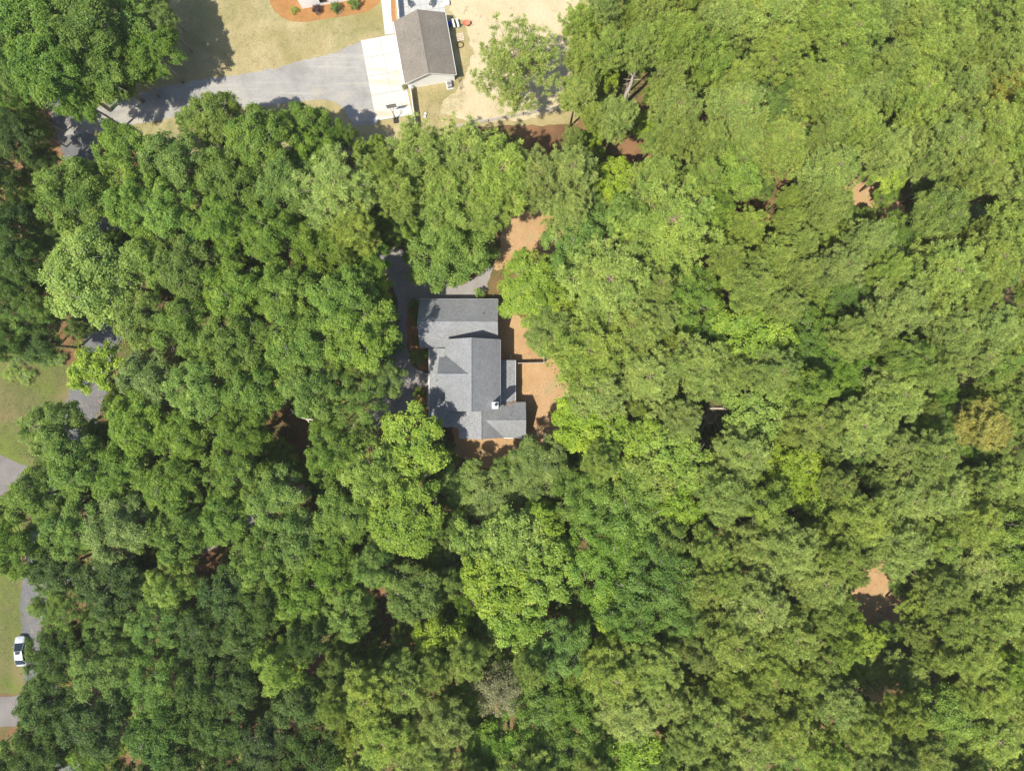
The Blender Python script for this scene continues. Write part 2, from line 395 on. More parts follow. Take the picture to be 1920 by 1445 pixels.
sheet('needle_clearing', [(1560, 330), (1680, 330), (1700, 400), (1580, 400)], 0.014, 'yard', 'orange needle clearing in the pine wood', seed=14, amp=0.3)
sheet('front_planting_bed', [(764, 570), (788, 562), (806, 565), (806, 695), (785, 690), (770, 665), (762, 620)], 0.035, 'bed', 'mulched planting bed in front of the house', amp=0.05)
sheet('porch_planting_bed', [(776, 728), (806, 726), (806, 800), (775, 800)], 0.035, 'bed', 'mulched planting bed beside the front porch', amp=0.05)
sheet('mulch_bed', [(505, -60), (506, 5), (515, 22), (530, 35), (548, 41), (575, 42), (610, 36), (660, 29), (690, 22), (712, 5), (712, -60)], 0.03, 'bed',
      'curved orange mulch bed along the white house', amp=0.03, step=0.4)
sheet('garage_mulch_strip', [(728, -60), (733, 30), (738, 60), (744, 62), (741, 20), (741, -60)], 0.03, 'bed', 'narrow orange mulch strip beside the garage', amp=0.02)
sheet('grass_strip', [(843, 30), (866, 48), (880, 85), (882, 120), (868, 150), (858, 150)], 0.026, 'lawn', 'grass strip behind the garage wall', seed=21, amp=0.25)

# ------------------------------------------------------------------ the grey shingled house
SH = 'roof_grey'
house = empty('house', (-6.0, 2.0, 0))
tag(house, 'house with grey shingled gables, dormer, porches and a white capped chimney', 'house')
def hp(mb, name, mat, parent=house, smooth=False):
    o = mb.build(name, mat, None, smooth)
    off = Vector((-6.0, 2.0, 0))
    for v in o.data.vertices: v.co -= off
    o.parent = parent
    return o
RT = 0.22
def gable_y(x0, x1, xr, ya, yb, ze, zr):      # ridge runs along y
    return [[(xr, ya, zr), (xr, yb, zr), (x0, yb, ze), (x0, ya, ze)], [(xr, ya, zr), (xr, yb, zr), (x1, yb, ze), (x1, ya, ze)]]
def gable_x(y0, y1, yr, xa, xb, ze, zr):
    return [[(xa, yr, zr), (xb, yr, zr), (xb, y0, ze), (xa, y0, ze)], [(xa, yr, zr), (xb, yr, zr), (xb, y1, ze), (xa, y1, ze)]]
def wall_gable_y(mb, x0, x1, xr, ya, yb, ze, zr):
    p = [(x0, 0), (x1, 0), (x1, ze), (xr, zr), (x0, ze)]
    v = [(x, ya, z) for x, z in p] + [(x, yb, z) for x, z in p]; n = 5
    return mb.add(v, [tuple(range(n)), tuple(range(n, 2 * n))[::-1]] + [(i, n + i, n + (i + 1) % n, (i + 1) % n) for i in range(n)])
def wall_gable_x(mb, y0, y1, yr, xa, xb, ze, zr):
    p = [(y0, 0), (y1, 0), (y1, ze), (yr, zr), (y0, ze)]
    v = [(xa, y, z) for y, z in p] + [(xb, y, z) for y, z in p]; n = 5
    return mb.add(v, [tuple(range(n))[::-1], tuple(range(n, 2 * n))] + [(i, (i + 1) % n, n + (i + 1) % n, n + i) for i in range(n)])
# walls
hp(wall_gable_x(MB(), 6.05, 12.75, 9.4, -13.65, -2.45, 2.95, 5.6), 'wall', 'grey_siding')
hp(wall_gable_y(MB(), -9.55, -2.1, -5.84, -3.5, 6.5, 5.4, 8.6), 'wall', 'grey_siding')
hp(wall_gable_x(MB(), -7.55, -2.9, -5.2, -4.4, 1.75, 2.85, 4.75), 'wall', 'grey_siding')
hp(MB().prism([(-9.5, -5.95), (-4.45, -5.95), (-4.45, -3.45), (-9.5, -3.45)], 0, 3.4), 'wall', 'grey_siding')
hp(MB().prism([(-7.6, -7.6), (-4.5, -7.6), (-4.5, -5.9), (-7.6, -5.9)], 0, 4.2), 'wall', 'grey_siding')
hp(wall_gable_x(MB(), -.9, 4.15, 1.62, -10.4, -7.3, 5.3, 8.3), 'dormer_wall', 'grey_siding')
# roofs
def roofs(name, polys, cap=None, mat=SH, t=RT):
    o = None
    for k, pl in enumerate(polys): o = hp(MB().slab(pl, t), name, mat)
    if cap:
        a, b = Vector(cap[0]), Vector(cap[1]); d = (b - a).normalized(); s = d.cross(Vector((0, 0, 1))).normalized() * .17
        m = MB(); up = Vector((0, 0, .045)); dn = Vector((0, 0, -.075))
        m.add([a + s + dn, a + up, a - s + dn, b + s + dn, b + up, b - s + dn, ], [(0, 1, 4, 3), (1, 2, 5, 4), (0, 3, 5, 2), (0, 2, 1), (3, 4, 5)])
        hp(m, 'ridge_cap', mat, o)
    return o
roofs('roof', gable_x(5.7, 13.1, 9.4, -14.02, -2.1, 3.0, 6.0), ((-14.02, 9.4, 6.0), (-2.1, 9.4, 6.0)))
roofs('roof', gable_y(-9.93, -1.75, -5.84, -3.75, 6.85, 5.5, 9.0), ((-5.84, -3.75, 9.0), (-5.84, 6.85, 9.0)))
pz = lambda x: 2.9 + .35 * (x + 12.57)
roofs('porch_roof', [[(-12.57, 5.62, pz(-12.57)), (-9.58, 5.62, pz(-9.58)), (-9.58, -3.72, pz(-9.58)), (-12.57, -3.72, pz(-12.57))]])
xr2, zr2 = -4.56, pz(-4.56)
roofs('wing_roof', [[(-12.57, -3.74, pz(-12.57)), (xr2, -3.74, zr2), (xr2, -7.95, zr2), (-7.94, -7.95, pz(-7.94)), (-7.94, -6.28, pz(-7.94)), (-12.57, -6.28, pz(-12.57))],
                    [(xr2, -3.74, zr2), (xr2, -7.95, zr2), (-1.2, -7.95, 3.0), (-1.2, -3.74, 3.0)]], ((xr2, -3.8, zr2), (xr2, -7.95, zr2)))
roofs('end_roof', [[(-4.3, -5.2, 5.15), (2.1, -5.2, 5.15), (2.1, -2.5, 3.02), (-4.3, -2.5, 3.02)], [(-3.9, -5.2, 5.15), (2.1, -5.2, 5.15), (2.1, -7.93, 3.02), (-1.24, -7.93, 3.02)]],
      ((-3.85, -5.2, 5.15), (2.1, -5.2, 5.15)))
roofs('dormer_roof', [[(-10.75, 1.62, 8.7), (-6.15, 1.62, 8.7), (-9.85, 4.52, 5.55), (-9.9, 4.2, 5.9), (-10.75, 4.2, 5.9)],
                      [(-10.75, 1.62, 8.7), (-6.15, 1.62, 8.7), (-9.85, -1.28, 5.55), (-9.9, -.96, 5.9), (-10.75, -.96, 5.9)]], ((-10.75, 1.62, 8.7), (-6.2, 1.62, 8.7)))
roofs('back_porch_roof', [[(-2.05, 3.85, 3.5), (.5, 3.85, 2.75), (.5, -2.48, 2.75), (-2.05, -2.48, 3.5)]])
hp(MB().prism([(-2.05, 3.7), (.35, 3.7), (.35, -2.4), (-2.05, -2.4)], 0, .25), 'porch_floor', 'weathered')
hp(MB().prism([(-12.4, 5.5), (-9.6, 5.5), (-9.6, -3.4), (-12.4, -3.4)], 0, .3), 'porch_floor', 'walk')
for yy in (3.6, .6, -2.2): hp(MB().box((.3, yy, 1.4), (.14, .14, 2.7)), 'porch_post', 'white_trim')
for yy in (5.3, 2.2, -.8, -3.4): hp(MB().box((-12.3, yy, 1.4), (.16, .16, 2.8)), 'porch_post', 'white_trim')
for yy in (1.75, -3.35): hp(MB().box((-12.95, yy, .55), (1.0, .1, .9)), 'step_rail', 'white_trim')
for k in range(3): hp(MB().box((-12.55 - k * .3, -.8, .24 - k * .08), (.3, 4.8, .16)), 'porch_step', 'walk')
hp(MB().box((-.2, 4.35, .6), (.08, .9, 1.1)), 'step_rail', 'white_trim')
# gutters and fascia
for a, b in (((-14.05, 13.12, 2.86), (-2.1, 13.12, 2.86)), ((-1.72, -3.7, 5.33), (-1.72, 6.8, 5.33)), ((-12.62, -6.25, 2.78), (-12.62, 5.6, 2.78)),
             ((.54, -2.45, 2.62), (.54, 3.82, 2.62)), ((-1.2, -7.99, 2.88), (2.1, -7.99, 2.88))):
    hp(MB().tube([a, b], .055, 6), 'gutter', 'white_trim')
hp(MB().tube([(1.7, -8.02, 2.85), (1.72, -8.2, .1)], .045, 6), 'downpipe', 'white_trim')
# chimney
ch = hp(MB().prism([(-2.82, -3.3), (-1.98, -3.3), (-1.98, -2.4), (-2.82, -2.4)], 0, 9.3), 'chimney', 'white_siding')
hp(MB().box((-2.4, -2.85, 9.35), (.96, 1.02, .12), 0, .03), 'chimney_cap', 'metal_cap', ch)
hp(MB().tube([(-2.28, -2.72, 9.4), (-2.28, -2.72, 9.72)], .15, 12), 'flue', 'dark', ch)
hp(MB().tube([(-2.28, -2.72, 9.73), (-2.28, -2.72, 9.8)], [.22, .04], 12), 'flue_cowl', 'dark', ch)
for px, py, h in ((906, 588, 5.3), (914, 649, 6.7), (957, 778, 4.6)):
    x, y = W(px, py, h); hp(MB().tube([(x, y, h - .8), (x, y, h + .15)], .06, 8), 'vent_pipe', 'dark')
# windows and doors on the walls
def win(x, y, z, w, h, axis):
    dx, dy = (.06, w) if axis == 'x' else (w, .06)
    f = hp(MB().box((x, y, z), (dx + .04, dy + .16, h + .16) if axis == 'x' else (dx + .16, dy + .04, h + .16)), 'window', 'white_trim')
    s = 1 if (x > -6 if axis == 'x' else y > 0) else -1
    hp(MB().box((x + (s * .03 if axis == 'x' else 0), y + (s * .03 if axis == 'y' else 0), z), (dx, dy, h)), 'pane', 'glass', f)
for yy in (5.0, 2.5, 0): win(-2.09, yy, 4.2, 1.0, 1.3, 'x')
for yy in (1.0, -4.5): win(1.76 if yy < 0 else -2.09, yy, 1.6, 1.1, 1.4, 'x')
for yy in (4.6, -2.6): win(-9.56, yy, 1.6, 1.1, 1.4, 'x')
win(-10.41, 1.62, 5.6, 1.2, 1.2, 'x')
win(-4.8, 6.51, 7.0, .9, 1.0, 'y')
for xx in (-6.3, -.3): win(xx, -7.61 if xx < -4 else -7.56, 1.6, 1.2, 1.4, 'y')
hp(MB().box((-9.57, .2, 1.4), (.08, 1.0, 2.1)), 'door', 'post_wood')
for xx in (-11.2, -5.6): hp(MB().box((xx, 12.77, 1.2), (4.2, .08, 2.2)), 'garage_door', 'white_siding')
# fallen needles lying in the valleys
for (px, py, h, n_) in ((955, 757, 3.3, 60), (931, 810, 3.6, 24)):
    m = MB(); r = np.random.default_rng(px)
    for k in range(n_):
        t = r.normal(0, .55); x, y = W(px, py, h); x += t + r.normal(0, .12); y += t * .35 + r.normal(0, .12)
        zz = (3.02 + (y + 2.5) * -.79 if px > 940 else 3.02 + (-7.93 - y) * -.78) + .06
        zz = max(zz, pz(-12.57)); a = r.uniform(0, 3.1); L = .13
        m.add([(x - L * math.cos(a), y - L * math.sin(a), zz), (x + .03, y, zz + .01), (x + L * math.cos(a), y + L * math.sin(a), zz), (x - .03, y, zz + .01)], [(0, 1, 2, 3)])
    o = hp(m, 'fallen_needles', 'leaf_debris'); o['kind'] = 'stuff'

# ------------------------------------------------------------------ the detached garage and its concrete
GE, GR = 2.6, 4.75
gA = [W(738.6, 40, GE), W(833.6, 24.3, GE), W(856, 140, GE), W(758, 157.4, GE)]     # NW NE SE SW eaves
gc = (sum(p[0] for p in gA) / 4, sum(p[1] for p in gA) / 4)
gax = Vector((gA[0][0] - gA[3][0] + gA[1][0] - gA[2][0], gA[0][1] - gA[3][1] + gA[1][1] - gA[2][1])).normalized()
GROT = math.atan2(gax.y, gax.x) - math.pi / 2
GL = (math.dist(gA[0], gA[3]) + math.dist(gA[1], gA[2])) / 2; GW = (math.dist(gA[0], gA[1]) + math.dist(gA[3], gA[2])) / 2
garage = empty('garage', (gc[0], gc[1], 0), GROT)
tag(garage, 'white detached garage with brown shingled gable roof', 'garage')
hw, hl = GW / 2, GL / 2
for pl in gable_y(-hw, hw, 0, -hl, hl, GE, GR): MB().slab(pl, .16).build('roof', 'roof_brown', garage)
m = MB(); m.add([(-.16, -hl - .02, GR - .07), (0, -hl - .02, GR + .05), (.16, -hl - .02, GR - .07), (-.16, hl + .02, GR - .07), (0, hl + .02, GR + .05), (.16, hl + .02, GR - .07)],
      [(0, 1, 4, 3), (1, 2, 5, 4), (0, 3, 5, 2), (0, 2, 1), (3, 4, 5)]); m.build('ridge_cap', 'roof_brown', garage)
wall_gable_y(MB(), -hw + .32, hw - .32, 0, -hl + .28, hl - .28, GE - .02, GR - .36).build('wall', 'white_siding', garage)
for s in (-1, 1):
    MB().tube([(s * (hw + .05), -hl, GE - .13), (s * (hw + .05), hl, GE - .13)], .06, 6).build('gutter', 'white_trim', garage)
    for e in (-1, 1):
        MB().slab([(0, e * (hl + .03), GR - .05), (0, e * (hl + .005), GR - .05), (s * hw, e * (hl + .005), GE - .05), (s * hw, e * (hl + .03), GE - .05)], .22).build('barge_board', 'white_trim', garage)
gd = MB().box((-hw + .31, 1.6, 1.1), (.06, 4.4, 2.1)).build('garage_door', 'white_trim', garage)
for k in range(1, 4): MB().box((-hw + .275, 1.6, .05 + k * .52), (.02, 4.3, .03)).build('door_panel_rail', 'grey_metal', gd)
MB().box((-hw + .30, -2.9, 1.05), (.06, .95, 2.0)).build('door', 'white_trim', garage)

slabs = empty('concrete_pad', (0, 0, 0)); slabs['kind'] = 'structure'; slabs['label'] = 'pale concrete parking pad in front of the garage, in jointed slabs'
pc = [Vector(W(676.6, 76.5)), Vector(W(740, 64.5)), Vector(W(774.5, 215.8)), Vector(W(705, 227.6))]
def pad(u, t): return (pc[0] * (1 - u) + pc[1] * u) * (1 - t) + (pc[3] * (1 - u) + pc[2] * u) * t
ts = [0, .22, .45, .685, 1.0]
MB().prism([tuple(pad(.004, .002)), tuple(pad(.996, .002)), tuple(pad(.996, .998)), tuple(pad(.004, .998))][::-1], 0.0, .085).build('joint_bed', 'joint', slabs)
for r_ in range(4):
    cols = [(0, .56), (.56, 1)] if r_ < 3 else [(0, 1)]
    for u0, u1 in cols:
        e = .006; q = [pad(u0 + e, ts[r_] + e * .5), pad(u1 - e, ts[r_] + e * .5), pad(u1 - e, ts[r_ + 1] - e * .5), pad(u0 + e, ts[r_ + 1] - e * .5)]
        MB().prism([tuple(p) for p in q][::-1], 0.0, .10).build('slab', 'concrete', slabs)
# curved walk from the pad past the garage
wkl = [(714, -60), (715, 0), (718, 30), (722, 66)]; wkr = [(734, -60), (733, 0), (734, 30), (739.5, 63.5)]
wk = empty('walkway', (0, 0, 0)); wk['kind'] = 'structure'; wk['label'] = 'white concrete walkway curving past the garage'
for i in range(3):
    for j in range(2):
        f0, f1 = j / 2 + .004, (j + 1) / 2 - .004
        L = lambda P, f: ((P[i][0] * (1 - f) + P[i + 1][0] * f), (P[i][1] * (1 - f) + P[i + 1][1] * f))
        MB().prism([W(*L(wkl, f1)), W(*L(wkr, f1)), W(*L(wkr, f0)), W(*L(wkl, f0))], 0, .085).build('slab', 'walk', wk)
pat = empty('patio', (0, 0, 0)); pat['kind'] = 'structure'; pat['label'] = 'pale paved patio behind the garage'
pp = [Vector(W(746, 38)), Vector(W(736, -60)), Vector(W(822, -75)), Vector(W(836, 26))]
MB().prism([tuple(p) for p in pp], 0, .045).build('joint_bed', 'joint', pat)
for i in range(9):
    for j in range(8):
        e = .007; f = lambda a, b: (pp[0] * (1 - a) + pp[1] * a) * (1 - b) + (pp[3] * (1 - a) + pp[2] * a) * b
        q = [f(i / 9 + e * .6, j / 8 + e * .6), f((i + 1) / 9 - e * .6, j / 8 + e * .6), f((i + 1) / 9 - e * .6, (j + 1) / 8 - e * .6), f(i / 9 + e * .6, (j + 1) / 8 - e * .6)]
        MB().prism([tuple(p) for p in q][::-1], 0, .06 + .006 * ((i * 7 + j * 3) % 3)).build('paver', 'patio', pat)

# ------------------------------------------------------------------ the white house at the lawn
nb = empty('white_house', (*W(567, 17), 0), GROT)
tag(nb, 'white sided house on the orange mulch bed', 'house')
wall_gable_x(MB(), 0, 9.5, 4.75, 0, 15.5, 3.0, 5.9).build('wall', 'white_siding', nb)
for pl in gable_x(-.12, 9.62, 4.75, -.4, 15.9, 3.1, 6.4): MB().slab(pl, .18).build('roof', 'roof_brown', nb)
for xx in (3.6, 8.2): 
    f = MB().box((xx, -.03, 1.5), (1.3, .08, 1.4)).build('window', 'white_trim', nb)
    MB().box((xx, -.06, 1.5), (1.1, .06, 1.2)).build('pane', 'glass', f)

# ------------------------------------------------------------------ foliage prototypes
def leaf_mesh(name, cen, nor, axis, ln, wd, tint):
    """one rhombic leaf per row: centre, normal, long axis, length, width"""
    n = len(cen)
    axis = axis - nor * np.sum(axis * nor, 1, keepdims=True)
    axis /= np.linalg.norm(axis, axis=1, keepdims=True) + 1e-9
    side = np.cross(nor, axis)
    v = np.empty((n, 4, 3), np.float32)
    v[:, 0] = cen - axis * ln[:, None] * 0.5
    v[:, 1] = cen + side * wd[:, None] * 0.5 + axis * ln[:, None] * 0.06
    v[:, 2] = cen + axis * ln[:, None] * 0.5
    v[:, 3] = cen - side * wd[:, None] * 0.5 + axis * ln[:, None] * 0.06
    me = bpy.data.meshes.new(name)
    me.vertices.add(n * 4); me.vertices.foreach_set('co', v.ravel())
    me.loops.add(n * 4); me.loops.foreach_set('vertex_index', np.arange(n * 4, dtype=np.int32))
    me.polygons.add(n); me.polygons.foreach_set('loop_start', np.arange(0, n * 4, 4, dtype=np.int32))
    at = me.attributes.new('tint', 'FLOAT', 'POINT'); at.data.foreach_set('value', np.repeat(np.clip(tint, 0, 1), 4).astype(np.float32))
    me.update(); me.validate()
    me.materials.append(LEAF['O'])
    return me
def unit(a): return a / (np.linalg.norm(a, axis=-1, keepdims=True) + 1e-9)

def trunk_mesh(name, mb, mat):
    me = bpy.data.meshes.new(name); me.from_pydata(mb.v, [], mb.f); me.materials.append(M[mat])
    me.polygons.foreach_set('use_smooth', [True] * len(me.polygons)); me.update()
    return me

def broad_proto(i, r, R=5.5, H=18.0, lobes=24, sprays=16, leaves=80, leaf=0.255, spray_r=0.60, lobe_r=(1.15, 2.0), flat=0.78,
                aniso=0.0, sparse=0.0, trunk_r=0.28, twigs=26):
    zc = H - R * flat * 1.02
    cen = []; nor = []; ax = []; ln = []; tn = []
    mb = MB(); mb.tube([(0, 0, 0), (r.normal(0, .15), r.normal(0, .15), zc * .45), (r.normal(0, .3), r.normal(0, .3), zc)],
                       [trunk_r * 1.25, trunk_r, trunk_r * .7], 9)
    ga = math.pi * (3 - math.sqrt(5)); ph0 = r.uniform(0, 6.28)
    sq = 1 + r.normal(0, 0.1); rot = r.uniform(0, 3.14)
    inner = lobes // 3
    for k in range(lobes + inner):
        core = k >= lobes
        u = (k + .5) / lobes if not core else (k - lobes + .5) / inner
        cz = 1 - (1.28 if not core else .9) * u
        ph = ph0 + k * ga + r.normal(0, .25)
        sn = math.sqrt(max(0, 1 - cz * cz)); d = np.array((math.cos(ph) * sn, math.sin(ph) * sn, cz))
        rl_ = r.uniform(*lobe_r)
        rr = (R * r.uniform(.80, 1.08) - rl_ * .75) * (.52 if core else 1)
        lc = d * rr; lc[2] *= flat
        e = np.array((math.cos(rot), math.sin(rot), 0)); lc = lc + e * np.dot(lc, e) * (sq - 1)
        lc[2] += zc + r.normal(0, .3)
        # limb from the trunk to this lobe
        st = np.array((0, 0, zc - R * flat * r.uniform(.15, .7)))
        mid = st * .45 + lc * .55 + r.normal(0, .3, 3) - np.array((0, 0, .25))
        mb.tube([st, mid, lc + d * .4], [.10, .065, .025], 5, False)
        ns = max(4, int(sprays * (rl_ / 1.55) ** 2 * r.uniform(.75, 1.2)))
        outw = d * np.array((1, 1, .6))
        for q in range(ns):
            sd = unit(r.normal(0, 1, 3) + outw * .75 + np.array((0, 0, .85)))
            sp = lc + sd * rl_ * r.uniform(.62, 1.08) * np.array((1, 1, .8))
            if r.random() < sparse: continue
            nl = int(leaves * r.uniform(.6, 1.3)); rad = spray_r * r.uniform(.6, 1.25)
            sn_ = unit(sd * .8 + np.array((0, 0, .8)) + r.normal(0, .34, 3))
            t1 = unit(np.cross(sn_, np.array((.3, .2, 1.)) + sd)); t2 = np.cross(sn_, t1)
            if aniso:      # sprays drawn out along the outward direction
                t1 = unit(outw - sn_ * np.dot(outw, sn_) + 1e-3); t2 = np.cross(sn_, t1)
            a = r.normal(0, .52, nl) * rad * (1 + aniso); b = r.normal(0, .52, nl) * rad * (1 - aniso * .45)
            c = sp + t1 * a[:, None] + t2 * b[:, None] + sn_ * (r.normal(0, .13, nl) - .22 * (a * a + b * b) / rad)[:, None]
            cen.append(c); nor.append(unit(sn_ + r.normal(0, .40, (nl, 3))))
            if aniso: ax.append(t1 + r.normal(0, .35, (nl, 3)))
            else: ax.append(r.normal(0, 1, (nl, 3)))
            ln.append(leaf * r.uniform(.65, 1.3, nl)); tn.append(np.clip(r.normal(r.uniform(.3, .62), .2, nl), 0, 1))
            if q % 4 == 0 and twigs:
                mb.tube([lc, lc * .4 + sp * .6 + r.normal(0, .12, 3), sp + sd * .12], [.03, .02, .008], 4, False)
    for q in range(twigs):       # bare pale twigs that stick out of the leaves
        d = unit(r.normal(0, 1, 3) + np.array((0, 0, .9))); p = d * R * r.uniform(.72, .97); p[2] = p[2] * flat + zc
        e = unit(r.normal(0, 1, 3) + np.array((0, 0, .2))); L = r.uniform(.4, 1.1)
        mb.tube([p - e * L, p, p + e * L * .7 + r.normal(0, .12, 3)], [.035, .028, .012], 4, False)
        mb.tube([p, p + unit(e + r.normal(0, .7, 3)) * L * .7], [.024, .008], 4, False)
    cen = np.concatenate(cen); nor = np.concatenate(nor); ax = np.concatenate(ax); ln = np.concatenate(ln); tn = np.concatenate(tn)
    crown = leaf_mesh('crown_mesh', cen, nor, ax, ln, ln * r.uniform(.5, .7, len(ln)), tn)
    return dict(R=R, H=H, crown=crown, trunk=trunk_mesh('trunk_mesh', mb, 'bark'))

def pine_proto(i, r, R=4.0, H=22.0, whorls=13, tufts=13, needles=48, depth=8.5, open_=0.0):
    cen = []; nor = []; ax = []; ln = []; tn = []
    lean = r.normal(0, .25, 2)
    mb = MB(); mb.tube([(0, 0, 0), (lean[0] * .5, lean[1] * .5, H * .55), (lean[0], lean[1], H * .96)], [.24, .18, .05], 9)
    for w in range(whorls):
        t = w / (whorls - 1)                      # 0 bottom of the crown, 1 top
        z = H - depth * (1 - t) ** 1.1 - .6
        prof = R * (0.70 + .30 * math.sin(math.pi * min(1, t * 1.15 + .12))) * (1 - max(0, t - .5) ** 1.7 * 1.5)
        nb = int(r.integers(5, 8)) if t < .9 else 4
        p0 = r.uniform(0, 6.28)
        for b in range(nb):
            if r.random() < open_: continue
            ph = p0 + b * 2 * math.pi / nb + r.normal(0, .22); L = max(.5, prof * r.uniform(.7, 1.12))
            rise = L * (.12 + .5 * t) + r.normal(0, .15)
            d = np.array((math.cos(ph), math.sin(ph), 0)); base = np.array((lean[0] * z / H, lean[1] * z / H, z - .15))
            tip = base + d * L + np.array((0, 0, rise)); mid = base + d * L * .5 + np.array((0, 0, rise * .3))
            mb.tube([base, mid, tip], [.06, .04, .012], 5, False)
            side = np.cross(d, (0, 0, 1))
            for q in range(max(3, int(tufts * (.4 + .6 * L / R)))):
                s = r.uniform(.12, 1.03) ** .75
                c0 = base + d * L * s + np.array((0, 0, rise * s * s)) + side * r.normal(0, .36) * (.45 + L * .22) + np.array((0, 0, r.normal(.12, .16)))
                nn = int(needles * r.uniform(.75, 1.25)); tr_ = r.uniform(.36, .55)
                dr = unit(r.normal(0, 1, (nn, 3)) + np.array((0, 0, .55)) + d * .4)
                cen.append(c0 + dr * tr_ * r.uniform(.35, .75, (nn, 1))); ax.append(dr)
                nor.append(unit(np.cross(dr, r.normal(0, 1, (nn, 3))) + np.array((0, 0, .35))))
                ln.append(np.full(nn, tr_ * .95) * r.uniform(.8, 1.2, nn)); tn.append(np.clip(r.normal(r.uniform(.3, .65), .2, nn), 0, 1))
    for q in range(7):           # dead stubs under the crown
        z = H - depth - r.uniform(-1.5, 2.5); ph = r.uniform(0, 6.28); L = r.uniform(.8, 2.4)
        mb.tube([(0, 0, z), (math.cos(ph) * L, math.sin(ph) * L, z + r.uniform(-.2, .5))], [.045, .015], 4, False)
    cen = np.concatenate(cen); nor = np.concatenate(nor); ax = np.concatenate(ax); ln = np.concatenate(ln); tn = np.concatenate(tn)
    crown = leaf_mesh('crown_mesh', cen, nor, ax, ln, np.full(len(ln), .056), tn)
    return dict(R=R, H=H, crown=crown, trunk=trunk_mesh('trunk_mesh', mb, 'pine_bark'))

PROTO = {}
PROTO['broad'] = [broad_proto(i, np.random.default_rng(100 + i), lobes=22 + i % 4 * 2, flat=.70 + .05 * (i % 3)) for i in range(8)]
PROTO['big'] = [broad_proto(i, np.random.default_rng(150 + i), lobes=19 + i * 2, sprays=15, leaves=46, leaf=.36, spray_r=.58, lobe_r=(1.1, 2.1), flat=.72) for i in range(4)]
PROTO['dense'] = [broad_proto(i, np.random.default_rng(200 + i), lobes=34, sprays=17, leaves=66, leaf=.215, spray_r=.58, lobe_r=(.95, 1.5), twigs=8) for i in range(4)]
PROTO['feather'] = [broad_proto(i, np.random.default_rng(300 + i), lobes=24, sprays=20, leaves=74, leaf=.235, spray_r=.52, lobe_r=(1.2, 2.0), aniso=.75, twigs=10) for i in range(4)]
PROTO['sparse'] = [broad_proto(0, np.random.default_rng(400), lobes=22, sprays=13, leaves=26, leaf=.26, spray_r=.8, sparse=.12, twigs=60)]
PROTO['pine'] = [pine_proto(i, np.random.default_rng(500 + i), whorls=13 + i % 3, depth=5.5 + (i % 4) * .7) for i in range(8)]
PROTO['openpine'] = [pine_proto(0, np.random.default_rng(600), R=6.0, H=19, whorls=11, tufts=20, needles=40, open_=.27, depth=7)]
PROTO['magnolia'] = [broad_proto(0, np.random.default_rng(650), R=7.0, H=9.5, lobes=46, sprays=19, leaves=60, leaf=.27, spray_r=.62, lobe_r=(1.1, 1.7), flat=.62, twigs=4)]
PROTO['shrub'] = [broad_proto(i, np.random.default_rng(700 + i), R=2.4, H=4.6, lobes=13, sprays=10, leaves=34, leaf=.24, spray_r=.5, lobe_r=(.6, 1.0), flat=.8, trunk_r=.06, twigs=6) for i in range(4)]
PROTO['ball'] = [broad_proto(i, np.random.default_rng(800 + i), R=.85, H=1.45, lobes=20, sprays=8, leaves=26, leaf=.10, spray_r=.2, lobe_r=(.22, .3), flat=.85, trunk_r=.03, twigs=0) for i in range(2)]

N_USED = {}
def plant(kind, leafkind, x, y, rw, H, name, label, cat='tree', group=None, rz=None, stem='trunk'):
    ps = PROTO[kind]; c = N_USED[kind] = N_USED.get(kind, -1) + 1
    pr = ps[c % len(ps)]
    e = empty(name, (x, y, 0), rz if rz is not None else random.uniform(0, 6.283))
    s = rw / pr['R']; e.scale = (s, s, H / pr['H'])
    for nm, me in ((stem, pr['trunk']), ('crown', pr['crown'])):
        o = bpy.data.objects.new(nm, me); COL.objects.link(o); o.parent = e
        if nm == 'crown' and leafkind != 'O':
            o.material_slots[0].link = 'OBJECT'; o.material_slots[0].material = LEAF[leafkind]
    tag(e, label, cat, group)
    return e

